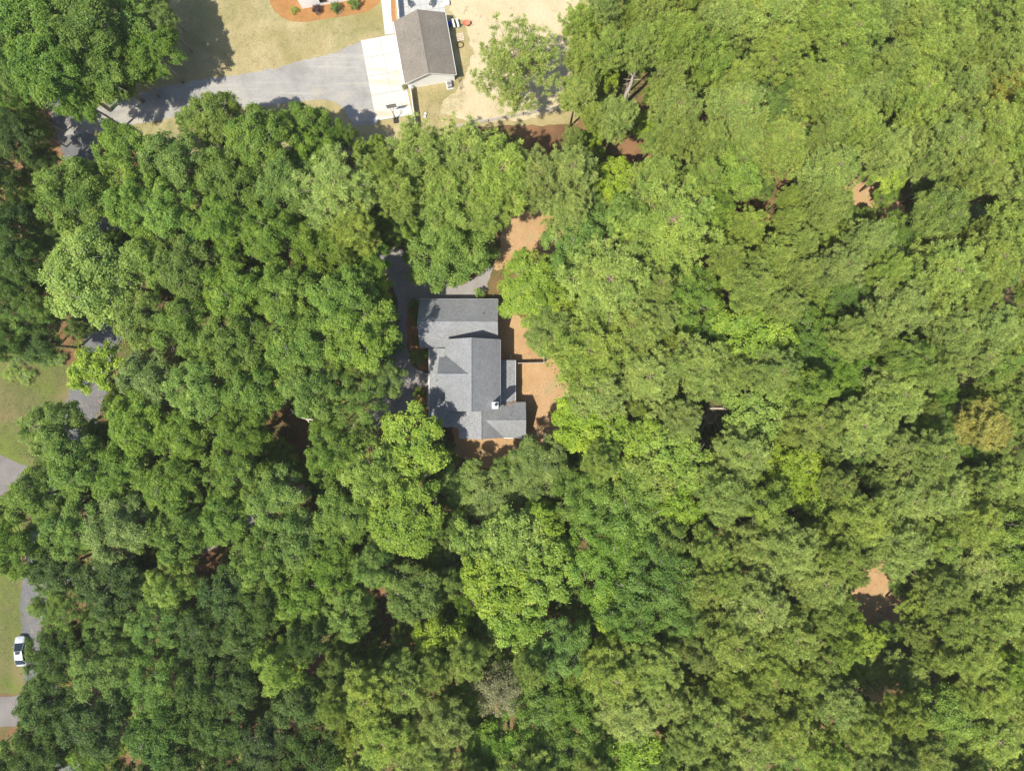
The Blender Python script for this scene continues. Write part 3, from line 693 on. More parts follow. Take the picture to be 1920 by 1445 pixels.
# ------------------------------------------------------------------ the wood: crowns read off the photograph
#   (pixel x, y of the crown, radius in pixels, leaf kind, height)
TREES = [
 # feathery stand above the gravel driveway
 (60,35,78,'C',19),(155,55,82,'C',17),(236,25,68,'C',12.5),(280,95,52,'C',13),(95,130,70,'C',18),(190,130,72,'C',14),(150,185,42,'C',14),(15,110,55,'C',18),(235,130,45,'C',12),
 # across the lane
 (30,258,46,'O',15),(12,335,38,'O',14),(20,430,48,'O',15),(45,495,48,'O',15),(15,545,50,'O',15),(50,590,48,'D',14),(18,635,42,'O',14),(72,645,42,'O',12),(20,195,35,'D',12),
 # hardwoods between lane and house
 (140,368,70,'O',18),(245,292,60,'O',17),(335,305,62,'O',17),(405,222,52,'M',16),(490,262,66,'O',18),(572,236,50,'O',14),(430,335,66,'O',18),
 (540,352,62,'O',18),(258,385,56,'O',17),(330,400,64,'O',18),(425,425,58,'O',17),(520,445,58,'O',17),(175,520,92,'L',18),(275,492,60,'O',17),
 (350,500,60,'O',18),(440,545,66,'O',18),(600,455,56,'O',17),(690,500,46,'O',15),(645,565,68,'O',18),(540,545,60,'O',18),(272,600,56,'L',17),(345,610,66,'O',18),
 (445,645,66,'O',18),(560,645,70,'O',19),(672,625,74,'O',19),(718,705,42,'M',14),(188,692,54,'B',14),(285,705,58,'M',16),(380,725,62,'O',18),(475,730,62,'O',18),
 (585,730,62,'O',18),(665,745,56,'D',17),(265,790,58,'O',16),(345,815,56,'O',16),(455,805,54,'O',17),(625,845,58,'D',17),(435,885,58,'O',17),(515,930,62,'O',17),
 (110,805,56,'O',15),(150,872,58,'O',16),(70,930,58,'O',16),(225,885,60,'O',16),(325,912,60,'O',17),(135,985,62,'O',16),(35,1020,56,'O',16),(235,985,66,'M',17),
 (335,1000,56,'O',17),(425,970,52,'O',17),(766,838,74,'B',14),(690,890,66,'L',17),(755,965,78,'L',18),(645,965,62,'O',17),(560,1005,62,'O',17),(490,1050,56,'O',16),
 # lower corner
 (110,1065,56,'O',15),(120,1135,52,'D',14),(210,1095,62,'M',16),(298,1165,58,'D',15),(430,1115,58,'M',16),(500,1130,52,'O',16),(105,1225,56,'O',15),(205,1255,66,'D',16),
 (200,1180,44,'D',13),(385,1185,54,'O',16),(465,1190,54,'O',16),(565,1115,58,'O',16),(625,1060,56,'O',17),(650,1145,52,'O',16),(90,1320,60,'O',15),(190,1350,68,'O',17),
 (70,1410,58,'O',15),(290,1280,62,'D',16),(300,1375,66,'O',17),(390,1285,58,'O',16),(450,1265,56,'O',16),(530,1245,54,'L',17),(420,1355,58,'O',16),(500,1385,58,'O',16),
 (565,1310,56,'O',16),(585,1400,56,'O',16),(180,1430,55,'D',14),(360,1440,55,'O',16),
 # pines by the lane end of the sand yard and north of the house
 (640,350,84,'P',20),(665,430,52,'P',18),(790,295,74,'P',21),(865,285,72,'P',21),(835,365,66,'P',20),(935,320,76,'P',21),(1010,335,58,'P',20),(1068,318,56,'P',20),
 (1060,385,52,'P',19),(905,385,52,'P',19),(700,395,40,'D',12),(590,300,50,'O',15),(745,420,36,'O',11),
 # behind the house
 (1000,545,74,'L',12),(1040,615,56,'M',12),(1090,445,74,'D',16),(1140,530,92,'P',21),(1262,425,90,'P',21),(1290,555,66,'D',15),(1150,345,48,'B',14),(1100,660,76,'P',20),(1180,620,60,'P',19),
 (1120,730,62,'P',18),(1210,700,70,'P',19),(1300,690,66,'P',19),(1230,600,46,'P',17),(1330,640,46,'D',14),
 # bright hardwoods at the chimney end
 (1095,790,64,'B',15),(1165,815,62,'B',16),(1235,830,58,'B',16),(1290,868,58,'B',16),(1200,895,62,'B',16),(1270,940,54,'B',16),(1405,625,74,'B',16),(1425,765,66,'S',16),(1485,890,62,'B',16),(1535,945,48,'B',15),
 # big dark oak and its neighbours
 (1090,925,58,'D',17),(1155,965,88,'D',19),(1130,1050,84,'D',19),(1225,1085,80,'D',19),(1245,1010,50,'M',17),(1180,1135,66,'D',18),(1275,1150,52,'D',17),
 (1165,1190,52,'B',14),(1238,1192,30,'B',13),(1045,1210,64,'D',16),(865,912,54,'M',10),(930,938,56,'M',12),(1010,875,64,'M',15),(965,1010,66,'S',17),(895,1015,54,'S',16),(930,1085,68,'S',17),
 (1025,1065,66,'S',17),(965,1160,64,'S',17),(1010,990,52,'S',16),(775,1110,58,'M',15),(830,1200,58,'B',14),(862,1305,44,'B',12),(935,1290,50,'G',15),
 (1000,1315,58,'O',15),(1065,1320,58,'O',15),(955,1390,58,'O',15),(1040,1405,58,'O',16),(1105,1380,56,'O',15),(1175,1405,64,'S',16),(1240,1420,48,'O',15),(905,1400,48,'O',15),
 (690,1300,58,'P',19),(765,1285,58,'P',19),(835,1355,54,'P',18),(725,1380,64,'P',20),(805,1430,58,'P',19),(640,1425,40,'B',13),(640,1250,40,'O',13),(1150,1270,64,'P',19),(1215,1245,58,'P',19),(1185,1335,64,'P',19),(1250,1310,50,'P',18),
 # yellowed pine at the far side and broadleaves under the pines
 (1086,38,38,'P',15),(1090,105,36,'P',14),(1082,178,40,'P',14),(1676,1212,46,'D',8),(1630,1245,44,'P',8),(1706,1262,46,'P',12),(1722,1150,42,'P',10),(1690,1095,26,'D',5),(1662,360,26,'D',6),(1860,805,54,'Y',18),(1905,115,50,'P',19),(1895,150,40,'Y',17),(1600,555,56,'D',13),(1700,450,56,'D',13),(1520,640,70,'D',14),(1590,700,56,'D',14),
]
POLY_OPEN = [
 [(335,-80),(340,70),(300,150),(215,190),(165,215),(175,250),(290,255),(350,200),(440,185),(540,205),(640,225),(690,258),(720,258),(850,240),(960,245),(1070,235),(1085,120),(1075,-80)],
 [(85,200),(165,210),(180,270),(160,300),(110,290)],
 [(735,490),(790,480),(850,540),(895,520),(905,545),(940,575),(955,590),(1000,640),(1020,690),(1050,720),(1060,745),(1020,790),(990,840),(940,855),(860,855),(850,800),(810,790),(700,780),(700,740),(760,700),(745,600)],
 [(-80,680),(140,680),(195,735),(190,780),(120,780),(60,800),(50,880),(40,900),(0,930),(-80,930)],
 [(-80,1085),(85,1080),(80,1130),(75,1180),(52,1200),(54,1260),(40,1290),(30,1360),(-80,1360)],
 [(948,408),(1040,398),(1022,482),(940,495)],
]
DISC_OPEN = [(548,800,38),(122,628,16),(398,1043,30),(1616,364,25),(1644,1108,34),(1636,1150,20),(1342,782,31),(1462,330,11),(1160,275,20),(1672,398,22),(720,1110,16),(722,1165,14),
             (1182,160,27),(1122,118,8),(1640,1300,18),(1410,470,6),(1440,400,6),(960,110,80),(850,470,100),(208,627,20),(212,418,16),(1020,262,24),(700,440,18),(1810,400,16),(1890,560,18),(1800,760,12)]
def inside(poly, x, y):
    c = False; n = len(poly)
    for i in range(n):
        x1, y1 = poly[i]; x2, y2 = poly[(i + 1) % n]
        if (y1 > y) != (y2 > y) and x < (x2 - x1) * (y - y1) / (y2 - y1) + x1: c = not c
    return c
def edge_dist(poly, x, y):
    b = 1e9
    for i in range(len(poly)):
        a = np.array(poly[i], float); d = np.array(poly[(i + 1) % len(poly)], float) - a
        t = np.clip(np.dot(np.array((x, y)) - a, d) / np.dot(d, d), 0, 1); b = min(b, np.linalg.norm(a + d * t - (x, y)))
    return b
def free(x, y, r):
    for p in POLY_OPEN:
        if inside(p, x, y) or edge_dist(p, x, y) < r * .82: return False
    bx, by = 960 + (x - 960) * .85, 722.5 + (y - 722.5) * .85         # where the trunk meets the ground
    for a, b in ((1640, 1118), (1616, 364)):
        t = np.clip(((a - bx) * (x - bx) + (b - by) * (y - by)) / ((x - bx) ** 2 + (y - by) ** 2 + 1e-6), 0, 1)
        if r > 34 and math.hypot(bx + (x - bx) * t - a, by + (y - by) * t - b) < 44: return False
    return all(math.hypot(x - a, y - b) > q + r * .8 for a, b, q in DISC_OPEN)

def hw_zone(x, y):                 # hardwoods grow towards the lane, pines behind the house
    return x < 600 + max(0, (y - 780)) * 0.05 or (y > 830 and x < 1120 and not (y > 1240 and x > 620))
R2 = np.random.default_rng(77)
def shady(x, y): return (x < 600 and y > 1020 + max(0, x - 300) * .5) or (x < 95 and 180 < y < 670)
TREES = [(a, b, c, 'K' if k in 'OM' and shady(a, b) else k, h) for a, b, c, k, h in TREES]     # shaded stands: their shade is put into a darker leaf colour
placed = [(t[0], t[1], t[2]) for t in TREES]
fill = []
for tier, tries in ((0, 9000), (1, 6000), (2, 5000)):
    for _ in range(tries):
        x, y = R2.uniform(-30, 1950), R2.uniform(-30, 1475)
        hw = hw_zone(x, y)
        if tier == 0: r_ = R2.choice([R2.uniform(36, 48), R2.uniform(48, 60), R2.uniform(58, 74)]) if not hw else R2.uniform(44, 56)
        else: r_ = R2.uniform(24, 34) if tier == 1 else R2.uniform(19, 26)
        if not free(x, y, r_): continue
        lim = 0.74 if hw else 0.60
        if tier == 0: ok = all((x - a) ** 2 + (y - b) ** 2 > (lim * (r_ + q)) ** 2 for a, b, q in placed)
        else: ok = all((x - a) ** 2 + (y - b) ** 2 > (q * .80 + r_ * (.33 if tier == 1 else .2)) ** 2 for a, b, q in placed)
        if not ok: continue
        if tier == 0:
            lk = R2.choice(['O', 'O', 'M', 'L']) if hw else R2.choice(['P'] * 14 + ['D', 'L'])
            H = R2.uniform(15, 18) if hw else R2.uniform(18.5, 21.5)
            if lk == 'D': H = R2.uniform(12, 15)
        else:
            lk = R2.choice(['O', 'D', 'M']) if hw else R2.choice(['P', 'B', 'L', 'D', 'P', 'P'])
            H = R2.uniform(8, 12)
            if lk == 'P': H = R2.uniform(13, 17)
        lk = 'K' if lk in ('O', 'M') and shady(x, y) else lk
        placed.append((x, y, r_)); fill.append((x, y, r_, str(lk), float(H)))

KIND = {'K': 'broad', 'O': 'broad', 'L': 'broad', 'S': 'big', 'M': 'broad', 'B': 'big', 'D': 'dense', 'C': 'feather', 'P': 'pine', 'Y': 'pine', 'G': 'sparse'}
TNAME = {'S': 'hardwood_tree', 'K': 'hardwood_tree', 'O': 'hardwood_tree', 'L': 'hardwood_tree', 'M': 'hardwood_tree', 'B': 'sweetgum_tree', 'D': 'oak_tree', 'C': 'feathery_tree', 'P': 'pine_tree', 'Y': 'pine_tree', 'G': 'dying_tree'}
LOOK = {'S': 'light green large leaved tree', 'K': 'shade tinted hardwood tree', 'O': 'mid green hardwood tree', 'L': 'light green hardwood tree', 'M': 'dull grey green hardwood tree', 'B': 'bright yellow green hardwood tree',
        'D': 'dark green dense leaved tree', 'C': 'feathery green tree', 'P': 'olive green pine', 'Y': 'yellowing pine', 'G': 'pale sparse dying tree'}
MARKS = [(880, 690, 190, 'beside the grey shingled house'), (800, 110, 150, 'near the white garage'), (400, 150, 120, 'at the edge of the gravel driveway'),
         (37, 1220, 130, 'next to the parked white car'), (990, 450, 110, 'bordering the orange straw clearing'), (1640, 1120, 130, 'bordering the tan sandy clearing'),
         (1612, 362, 110, 'bordering the orange needle clearing'), (1345, 780, 110, 'around the heap of dead branches'), (1180, 165, 100, 'around the bare dead pine trunk'),
         (548, 800, 100, 'around the shady gap with a bleached forked branch'), (70, 770, 140, 'at the edge of the roadside lawn')]
def where(x, y, lk):
    best = None
    for a, b, q, ph in MARKS:
        d = math.hypot(x - a, y - b) / q
        if d < 1 and (best is None or d < best[0]): best = (d, ph)
    if best: return best[1]
    xr = np.interp(y, [p[1] for p in road_c], [p[0] for p in road_c])
    if abs(x - xr) < 75: return 'overhanging the asphalt lane'
    if x < xr: return 'across the lane from the house'
    if x > 1300: return 'deep in the pine wood'
    if y > 1050: return 'in the wood beyond the chimney'
    if x < 720: return 'between the lane and the house'
    return 'in the belt of trees around the house'
def size_word(r_): return 'broad' if r_ >= 64 else ('small' if r_ < 42 else '')
LIT = [(1642, 1105, 1.5), (1614, 362, 1.4), (990, 450, 2.6), (1170, 190, .6), (880, 830, .6)]
SHORT = {'S': 'large leaved tree', 'K': 'shade tinted tree', 'O': 'mid green tree', 'L': 'light green tree', 'M': 'greyish tree', 'B': 'yellow green tree', 'D': 'dark green tree', 'C': 'feathery tree', 'P': 'pine', 'Y': 'yellowing pine', 'G': 'dying tree'}
ALL = TREES + fill
for (x, y, r_, lk, H) in ALL:
    hc = H * (.86 if lk in 'PY' else .78)
    wx, wy = W(x, y, hc); rw = r_ / PXM * (CAM_H - hc) / CAM_H * .97
    for cx_, cy_, cr_ in LIT:        # only young, low trees stand on the sunny side of the clearings
        gx, gy = W(cx_, cy_)
        for k_ in range(8):
            if math.hypot(wx + SHX * hc - gx, wy + SHY * hc - gy) > rw * .8 + cr_ or H < 6: break
            H *= .87; hc = H * (.86 if lk in 'PY' else .78); wx, wy = W(x, y, hc); rw = r_ / PXM * (CAM_H - hc) / CAM_H * .97
    H = H * random.uniform(.96, 1.06)
    nbs = sorted((math.hypot(x - a, y - b), SHORT[k2]) for a, b, q2, k2, _ in ALL if SHORT[k2] != SHORT[lk] and math.hypot(x - a, y - b) < 1.25 * (r_ + q2))
    lab = f'{size_word(r_)} {LOOK[lk]} {where(x, y, lk)}'
    two = list(dict.fromkeys(q_ for _, q_ in nbs))[:2]
    if len(two) == 2 and len((lab + f' between a {two[0]} and a {two[1]}').split()) <= 16: lab += f' between a {two[0]} and a {two[1]}'
    elif two and len((lab + f' by a {two[0]}').split()) <= 16: lab += f' by a {two[0]}'
    lab = ' '.join(lab.split())
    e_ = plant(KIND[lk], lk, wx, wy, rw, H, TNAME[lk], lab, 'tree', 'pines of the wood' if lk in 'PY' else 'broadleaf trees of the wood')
# look-alikes in small sets: told apart by how far from the house they stand
sets = {}
for o in list(COL.objects):
    if o.get('category') == 'tree': sets.setdefault(o['label'], []).append(o)
ORD = ['nearest', 'second', 'third', 'fourth', 'fifth', 'sixth']
for lab, os_ in sets.items():
    if 2 <= len(os_) <= 6 and len(lab.split()) <= 12:
        os_.sort(key=lambda o: math.hypot(o.location.x + 6, o.location.y - 2))
        for k, o in enumerate(os_): o['label'] = lab + (', closest to the house' if k == 0 else f', {ORD[k]} from the house')
x, y = W(968, 122, 12.5)
plant('openpine', 'P', x, y, 6.9, 17, 'pine_tree', 'lone pine with open crown on the pale sand yard', 'tree')
x, y = W(843, 452, 6)
plant('magnolia', 'O', x, y, 6.7, 9.5, 'magnolia_tree', 'low wide green tree inside the bend of the house driveway', 'tree')

# low bushes on the woodland floor
nsh = 0
R3 = np.random.default_rng(91)
for _ in range(12000):
    if nsh >= 260: break
    x, y = R3.uniform(0, 1920), R3.uniform(0, 1445)
    if any(inside(p, x, y) or edge_dist(p, x, y) < 22 for p in POLY_OPEN): continue
    if any(math.hypot(x - a, y - b) < q * .9 + 16 for a, b, q in DISC_OPEN): continue
    if any((x - a) ** 2 + (y - b) ** 2 < (q * .6) ** 2 for a, b, q in placed): continue
    lk = str(R3.choice(['D', 'B', 'L', 'O'])); wx, wy = W(x, y, 3)
    plant('shrub', lk, wx, wy, R3.uniform(1.4, 2.6), R3.uniform(2.6, 5.0), 'understory_bush',
          {'D': 'dark', 'B': 'bright yellow', 'L': 'light', 'O': 'mid'}[lk] + ' green understory bush ' + where(x, y, 'O').replace('overhanging', 'beside'), 'bush', 'bushes on the woodland floor', stem='stem')
    nsh += 1

# weeds and vines on the woodland floor: nobody could count them
ru = np.random.default_rng(44); uc = []
while len(uc) < 1500:
    x, y = ru.uniform(-20, 1940), ru.uniform(-20, 1465)
    if any(inside(p, x, y) or edge_dist(p, x, y) < 12 for p in POLY_OPEN): continue
    if any(math.hypot(x - a, y - b) < q for a, b, q in DISC_OPEN): continue
    uc.append(W(x, y))
uc = np.array(uc); nU = 70
cen = np.repeat(uc, nU, 0) + ru.normal(0, .75, (len(uc) * nU, 2)); hh = np.abs(ru.normal(0, .28, len(cen))) + .05
cen = np.column_stack([cen, hh]); nn_ = unit(ru.normal(0, .5, (len(cen), 3)) + np.array((0, 0, 1.)))
me = leaf_mesh('undergrowth_mesh', cen, nn_, ru.normal(0, 1, cen.shape), ru.uniform(.22, .42, len(cen)), ru.uniform(.14, .24, len(cen)), np.repeat(ru.uniform(.1, .7, len(uc)), nU))
me.materials[0] = LEAF['D']
ug = bpy.data.objects.new('undergrowth', me); COL.objects.link(ug); ug['kind'] = 'stuff'; ug['label'] = 'low green weeds and vines on the woodland floor'

def in_px(poly):
    xs = [p[0] for p in poly]; ys = [p[1] for p in poly]
    while True:
        x, y = ru.uniform(min(xs), max(xs)), ru.uniform(max(-20, min(ys)), max(ys))
        if inside(poly, x, y): return x, y
def tufts_on(name, label, polys, n_, leafm, size, avoid=()):
    c = []; t = []
    for poly, share in polys:
        for _ in range(int(n_ * share / 12)):
            x, y = in_px(poly)
            if any(inside(a, x, y) for a in avoid): continue
            w = np.array(W(x, y)); sp = ru.uniform(.15, .7); tt = ru.uniform(0, 1)
            for k in range(12):
                c.append((w[0] + ru.normal(0, sp), w[1] + ru.normal(0, sp), .05)); t.append(np.clip(tt + ru.normal(0, .15), 0, 1))
    c = np.array(c); nrm = unit(ru.normal(0, .3, c.shape) + np.array((0, 0, 1.))); sz = size * ru.uniform(.5, 1.4, len(c))
    me = leaf_mesh(name + '_mesh', c, nrm, ru.normal(0, 1, c.shape), sz, sz * .3, np.array(t)); me.materials[0] = leafm
    o = bpy.data.objects.new(name, me); COL.objects.link(o); o['kind'] = 'stuff'; o['label'] = label
DRY = leaf_mat('dry_grass_blade', (0.26, 0.245, 0.105), (0.46, 0.40, 0.25), BK, 0.0, 0.2)
GRN = leaf_mat('verge_grass_blade', (0.115, 0.145, 0.04), (0.235, 0.23, 0.09), BK, 0.0, 0.2)
STRAW = leaf_mat('straw_and_twig', (0.34, 0.20, 0.105), (0.50, 0.34, 0.20), BK, 0.0, 0.1)
GRV = [(120, 255), (175, 204), (325, 158), (475, 136), (627, 100), (679, 77), (776, 215), (707, 229), (664, 236), (595, 187), (375, 212), (200, 245)]
tufts_on('lawn_grass', 'short dry grass tufts on the lawn round the garage', [([(300, -20), (720, -20), (735, 70), (660, 85), (480, 135), (300, 165)], .7), ([(780, 165), (850, 150), (880, 100), (870, 190), (800, 250)], .15), ([(200, 245), (370, 215), (600, 190), (700, 240), (640, 280), (300, 280)], .3)], 30000, DRY, .14,
         avoid=(GRV, [(500, -30), (500, 10), (560, 45), (610, 38), (712, 25), (712, -30)], [(710, -30), (740, -30), (740, 70), (715, 70)]))
tufts_on('roadside_grass', 'short patchy grass tufts beside the asphalt lane', [([(0, 680), (130, 690), (60, 860), (0, 850)], .6), ([(0, 1080), (40, 1090), (45, 1180), (20, 1200), (20, 1290), (0, 1300)], .3)], 18000, GRN, .14)
tufts_on('yard_litter', 'scattered straw and twigs on the bare yard', [([(945, 600), (1010, 650), (1050, 700), (1060, 750), (1000, 850), (870, 850), (990, 800), (960, 700)], .5), ([(950, 410), (1040, 400), (1020, 490), (945, 490)], .25),
         ([(1600, 1070), (1680, 1070), (1680, 1170), (1610, 1180)], .25), ([(1570, 335), (1660, 335), (1660, 390), (1580, 390)], .2)], 3200, STRAW, .22)
tufts_on('lane_litter', 'fallen leaves and straw along the lane and house driveway', [([(100, 200), (180, 210), (185, 300), (130, 300)], .25), ([(130, 735), (195, 735), (190, 790), (120, 790)], .15), ([(735, 480), (800, 490), (780, 560), (750, 600), (745, 540)], .3), ([(700, 700), (805, 700), (800, 780), (700, 790)], .3), ([(45, 1080), (85, 1090), (80, 1190), (50, 1190)], .15)], 2600, STRAW, .2)
tufts_on('sand_litter', 'scattered dry leaves and straw on the sand yard', [([(850, 5), (1075, 5), (1065, 205), (960, 225), (840, 210), (885, 110)], 1)], 1300, STRAW, .2)

# ------------------------------------------------------------------ fences
def solid_fence(name, a, b, h, mat, label, post=2.2, th=.05):
    a, b = Vector(a), Vector(b); L = (b - a).length; rz = math.atan2(b.y - a.y, b.x - a.x)
    f = empty(name, (a.x, a.y, 0), rz); tag(f, label, 'fence')
    n = max(1, round(L / post))
    for k in range(n + 1): 
        p = MB().box((L * k / n, 0, (h + .08) / 2), (.12, .12, h + .08)).build('post', mat, f)
        MB().box((L * k / n, 0, h + .1), (.15, .15, .05)).build('post_cap', mat, p)
    for k in range(n):
        x0, x1 = L * k / n + .065, L * (k + 1) / n - .065; m_ = max(1, round((x1 - x0) / .3)); w = (x1 - x0) / m_
        for j in range(m_): MB().box((x0 + (j + .5) * w, (j % 2) * .006, h / 2 + .04), (w - .008, th, h - .08)).build('board', mat, f)
        for z in (.12, h - .02): MB().box(((x0 + x1) / 2, .02, z), (x1 - x0, .075, .1)).build('rail', mat, f)
    return f
solid_fence('privacy_fence', W(770.5, 166, .8), W(780.5, 241, .8), 1.8, 'white_trim', 'white solid fence running from the garage corner to the trees')
solid_fence('privacy_fence', W(742.5, -40, .9), W(749, 36, .9), 1.8, 'white_trim', 'white solid fence between the mulch strip and the patio')
solid_fence('board_fence', W(972, 681.5), W(1018.5, 680.5), 1.75, 'weathered', 'weathered board fence jutting from the house into the straw yard')
solid_fence('board_fence', W(1019.3, 679.5), W(1019.3, 610), 1.75, 'weathered', 'weathered board fence along the straw yard under the branches')
a, b = Vector(W(850, 241)), Vector(W(1078, 199)); L = (b - a).length
rf = empty('rail_fence', (a.x, a.y, 0), math.atan2(b.y - a.y, b.x - a.x)); tag(rf, 'pale split rail fence between the sand yard and the pines', 'fence')
n = 7
for k in range(n + 1): MB().tube([(L * k / n, 0, 0), (L * k / n, 0, 1.25)], .075, 8).build('post', 'weathered', rf)
for k in range(n):
    for z, dz in ((.4, .03), (.75, -.02), (1.1, .02)):
        MB().tube([(L * k / n - .1, .03, z), (L * (k + .5) / n, -.02, z + dz), (L * (k + 1) / n + .1, .03, z)], [.05, .065, .05], 7).build('rail', 'weathered', rf)
a = W(858.5, 141, 0); b = W(863.5, 168, 0)
wf = empty('wire_fence', (a[0], a[1], 0), math.atan2(b[1] - a[1], b[0] - a[0])); tag(wf, 'short dark wire fence at the back corner of the garage', 'fence'); L = math.dist(a, b)
for k in range(3): MB().tube([(L * k / 2, 0, 0), (L * k / 2, 0, 1.2)], .04, 6).build('post', 'post_wood', wf)
for z in (.25, .6, .95, 1.17): MB().box((L / 2, 0, z), (L, .025, .035)).build('wire', 'dark', wf)

# ------------------------------------------------------------------ things on the garage side
hx, hy = W(742, 224); hoop = empty('basketball_hoop', (hx, hy, .02), GROT); tag(hoop, 'black basketball hoop standing at the end of the concrete pad', 'basketball hoop')
MB().box((0, -.2, .13), (.75, .9, .24), 0, .06).build('base', 'black_plastic', hoop)
for s in (-1, 1): MB().tube([(s * .28, -.05, .15), (s * .05, .0, 1.6)], .03, 6).build('brace', 'grey_metal', hoop)
MB().tube([(0, -.1, .2), (0, 0, 1.7), (0, .12, 2.6)], .055, 8).build('pole', 'dark', hoop)
for s in (-1, 1): MB().tube([(0, .1, 2.4), (s * .34, .78, 2.95)], .03, 6).build('arm', 'dark', hoop)
bb = MB().box((0, .84, 3.0), (1.5, .06, .95)).build('backboard', 'grey_metal', hoop)
for (x, z, w, h_) in ((0, 3.49, 1.56, .06), (0, 2.51, 1.56, .06)): MB().box((x, .85, z), (w, .09, h_)).build('edge_frame', 'dark', bb)
MB().ring((0, 1.16, 2.85), .23, .02, 24, 6).build('rim', 'red', hoop)

x, y = W(843, 161); ac = empty('air_conditioner', (x, y, 0), GROT); tag(ac, 'grey air conditioning unit by the gable wall of the garage', 'air conditioner')
MB().box((0, 0, .05), (1.05, 1.25, .1)).build('pad', 'walk', ac)
MB().box((0, 0, .5), (.72, .95, .8), 0, .05).build('casing', 'grey_metal', ac)
MB().tube([(0, 0, .9), (0, 0, .915)], .3, 20).build('fan_opening', 'black_plastic', ac)
for k in range(3): MB().ring((0, 0, .93), .1 + .09 * k, .01, 24, 4).build('fan_guard', 'white_trim', ac)

def adirondack(px, py, rz, label):
    x, y = W(px, py, .4); c = empty('patio_chair', (x, y, .07), rz); tag(c, label, 'chair', 'chairs on the patio')
    for k in range(5): MB().box((0, -.22 + k * .11, .36 - k * .02), (.5, .095, .025)).build('seat_slat', 'grey_plastic', c)
    for k in range(5):
        m = MB(); xx = -.2 + k * .1
        m.add([(xx - .045, .27, .3), (xx + .045, .27, .3), (xx + .045, .55, .95 - abs(k - 2) * .05), (xx - .045, .55, .95 - abs(k - 2) * .05),
               (xx - .045, .30, .3), (xx + .045, .30, .3), (xx + .045, .58, .95 - abs(k - 2) * .05), (xx - .045, .58, .95 - abs(k - 2) * .05)],
              [(0, 1, 2, 3), (7, 6, 5, 4), (0, 4, 5, 1), (1, 5, 6, 2), (2, 6, 7, 3), (3, 7, 4, 0)]); m.build('back_slat', 'grey_plastic', c)
    for s in (-1, 1):
        MB().box((s * .33, .02, .55), (.13, .72, .025)).build('armrest', 'grey_plastic', c)
        MB().box((s * .29, -.26, .27), (.06, .09, .54)).build('leg', 'grey_plastic', c)
        MB().box((s * .29, .3, .27), (.06, .09, .54)).build('leg', 'grey_plastic', c)
adirondack(771, 9, math.radians(38), 'dark grey slatted chair on the patio nearer the white fence')
adirondack(810, 8, math.radians(-32), 'dark grey slatted chair on the patio nearer the sand yard')

x, y = W(843.5, 48); bl = empty('barrel', (x, y, 0)); tag(bl, 'blue plastic barrel in the shade behind the garage', 'barrel')
MB().tube([(0, 0, 0), (0, 0, .1), (0, 0, .45), (0, 0, .8), (0, 0, .9)], [.27, .3, .33, .3, .27], 20).build('body', 'blue', bl, True)
for s in (-1, 1): MB().tube([(s * .12, 0, .9), (s * .12, 0, .94)], .04, 10).build('bung', 'dark', bl)
def sawhorse(px, py, label):
    x, y = W(px, py, .5); c = empty('sawhorse', (x, y, 0), GROT + math.radians(4)); tag(c, label, 'sawhorse', 'sawhorses beside the red wheelbarrow')
    MB().box((0, 0, .84), (.26, 1.3, .09), 0, .02).build('top_beam', 'white_trim', c)
    for e in (-1, 1):
        for s in (-1, 1): MB().tube([(s * .06, e * .5, .8), (s * .26, e * .56, 0)], .035, 6).build('leg', 'white_trim', c)
        MB().box((0, e * .53, .4), (.34, .03, .09)).build('brace', 'white_trim', c)
sawhorse(850.5, 45.5, 'white sawhorse beside the shadow of the garage'); sawhorse(858, 44.5, 'white sawhorse next to the red wheelbarrow')
x, y = W(874.5, 44.5, .4); wb = empty('wheelbarrow', (x, y, 0), math.radians(8)); tag(wb, 'orange red wheelbarrow on the sand behind the garage', 'wheelbarrow')
m = MB(); nn = 20; rings = [(.0, .30), (.05, .34), (.34, .56), (.36, .58), (.35, .54), (.09, .31), (.05, .28)]
for z, rr in rings:
    for k in range(nn):
        t = 2 * math.pi * k / nn; m.v.append((rr * 1.08 * math.cos(t), rr * .82 * math.sin(t), .34 + z))
for i in range(len(rings) - 1):
    for k in range(nn): m.f.append((i * nn + k, i * nn + (k + 1) % nn, (i + 1) * nn + (k + 1) % nn, (i + 1) * nn + k))
m.f += [tuple(range(nn))[::-1], tuple(range((len(rings) - 1) * nn, len(rings) * nn))]; m.build('tray', 'red', wb, True)
for s in (-1, 1):
    MB().tube([(-.75, s * .06, .2), (.2, s * .22, .36), (1.0, s * .3, .55)], .022, 6).build('handle', 'weathered', wb)
    MB().tube([(.42, s * .24, .4), (.5, s * .26, 0)], .02, 6).build('leg', 'dark', wb)
m = MB(); m.ring((0, 0, 0), .15, .045, 20, 8); m.v = [(-.72 + a, c, .2 + b) for a, b, c in m.v]; m.build('wheel', 'rubber', wb, True)
x, y = W(863, 70.5); pl = empty('pallet', (x, y, .03), GROT); tag(pl, 'pale wooden pallet lying behind the garage', 'pallet')
for yy in (-.5, -.25, 0, .25, .5): MB().box((0, yy, .13), (1.15, .11, .022)).build('deck_board', 'raw_wood', pl)
for xx in (-.5, 0, .5): MB().box((xx, 0, .06), (.05, 1.15, .1)).build('stringer', 'raw_wood', pl)
x, y = W(863.2, 85.3); fr = empty('fire_ring', (x, y, 0)); tag(fr, 'rusty iron fire ring on the grass behind the garage', 'fire ring')
m = MB()
for z, rr in ((0, .47), (.26, .47), (.28, .50), (.26, .43), (0, .43)):
    for k in range(28): m.v.append((rr * math.cos(2 * math.pi * k / 28), rr * math.sin(2 * math.pi * k / 28), z))
for i in range(4):
    for k in range(28): m.f.append((i * 28 + k, i * 28 + (k + 1) % 28, (i + 1) * 28 + (k + 1) % 28, (i + 1) * 28 + k))
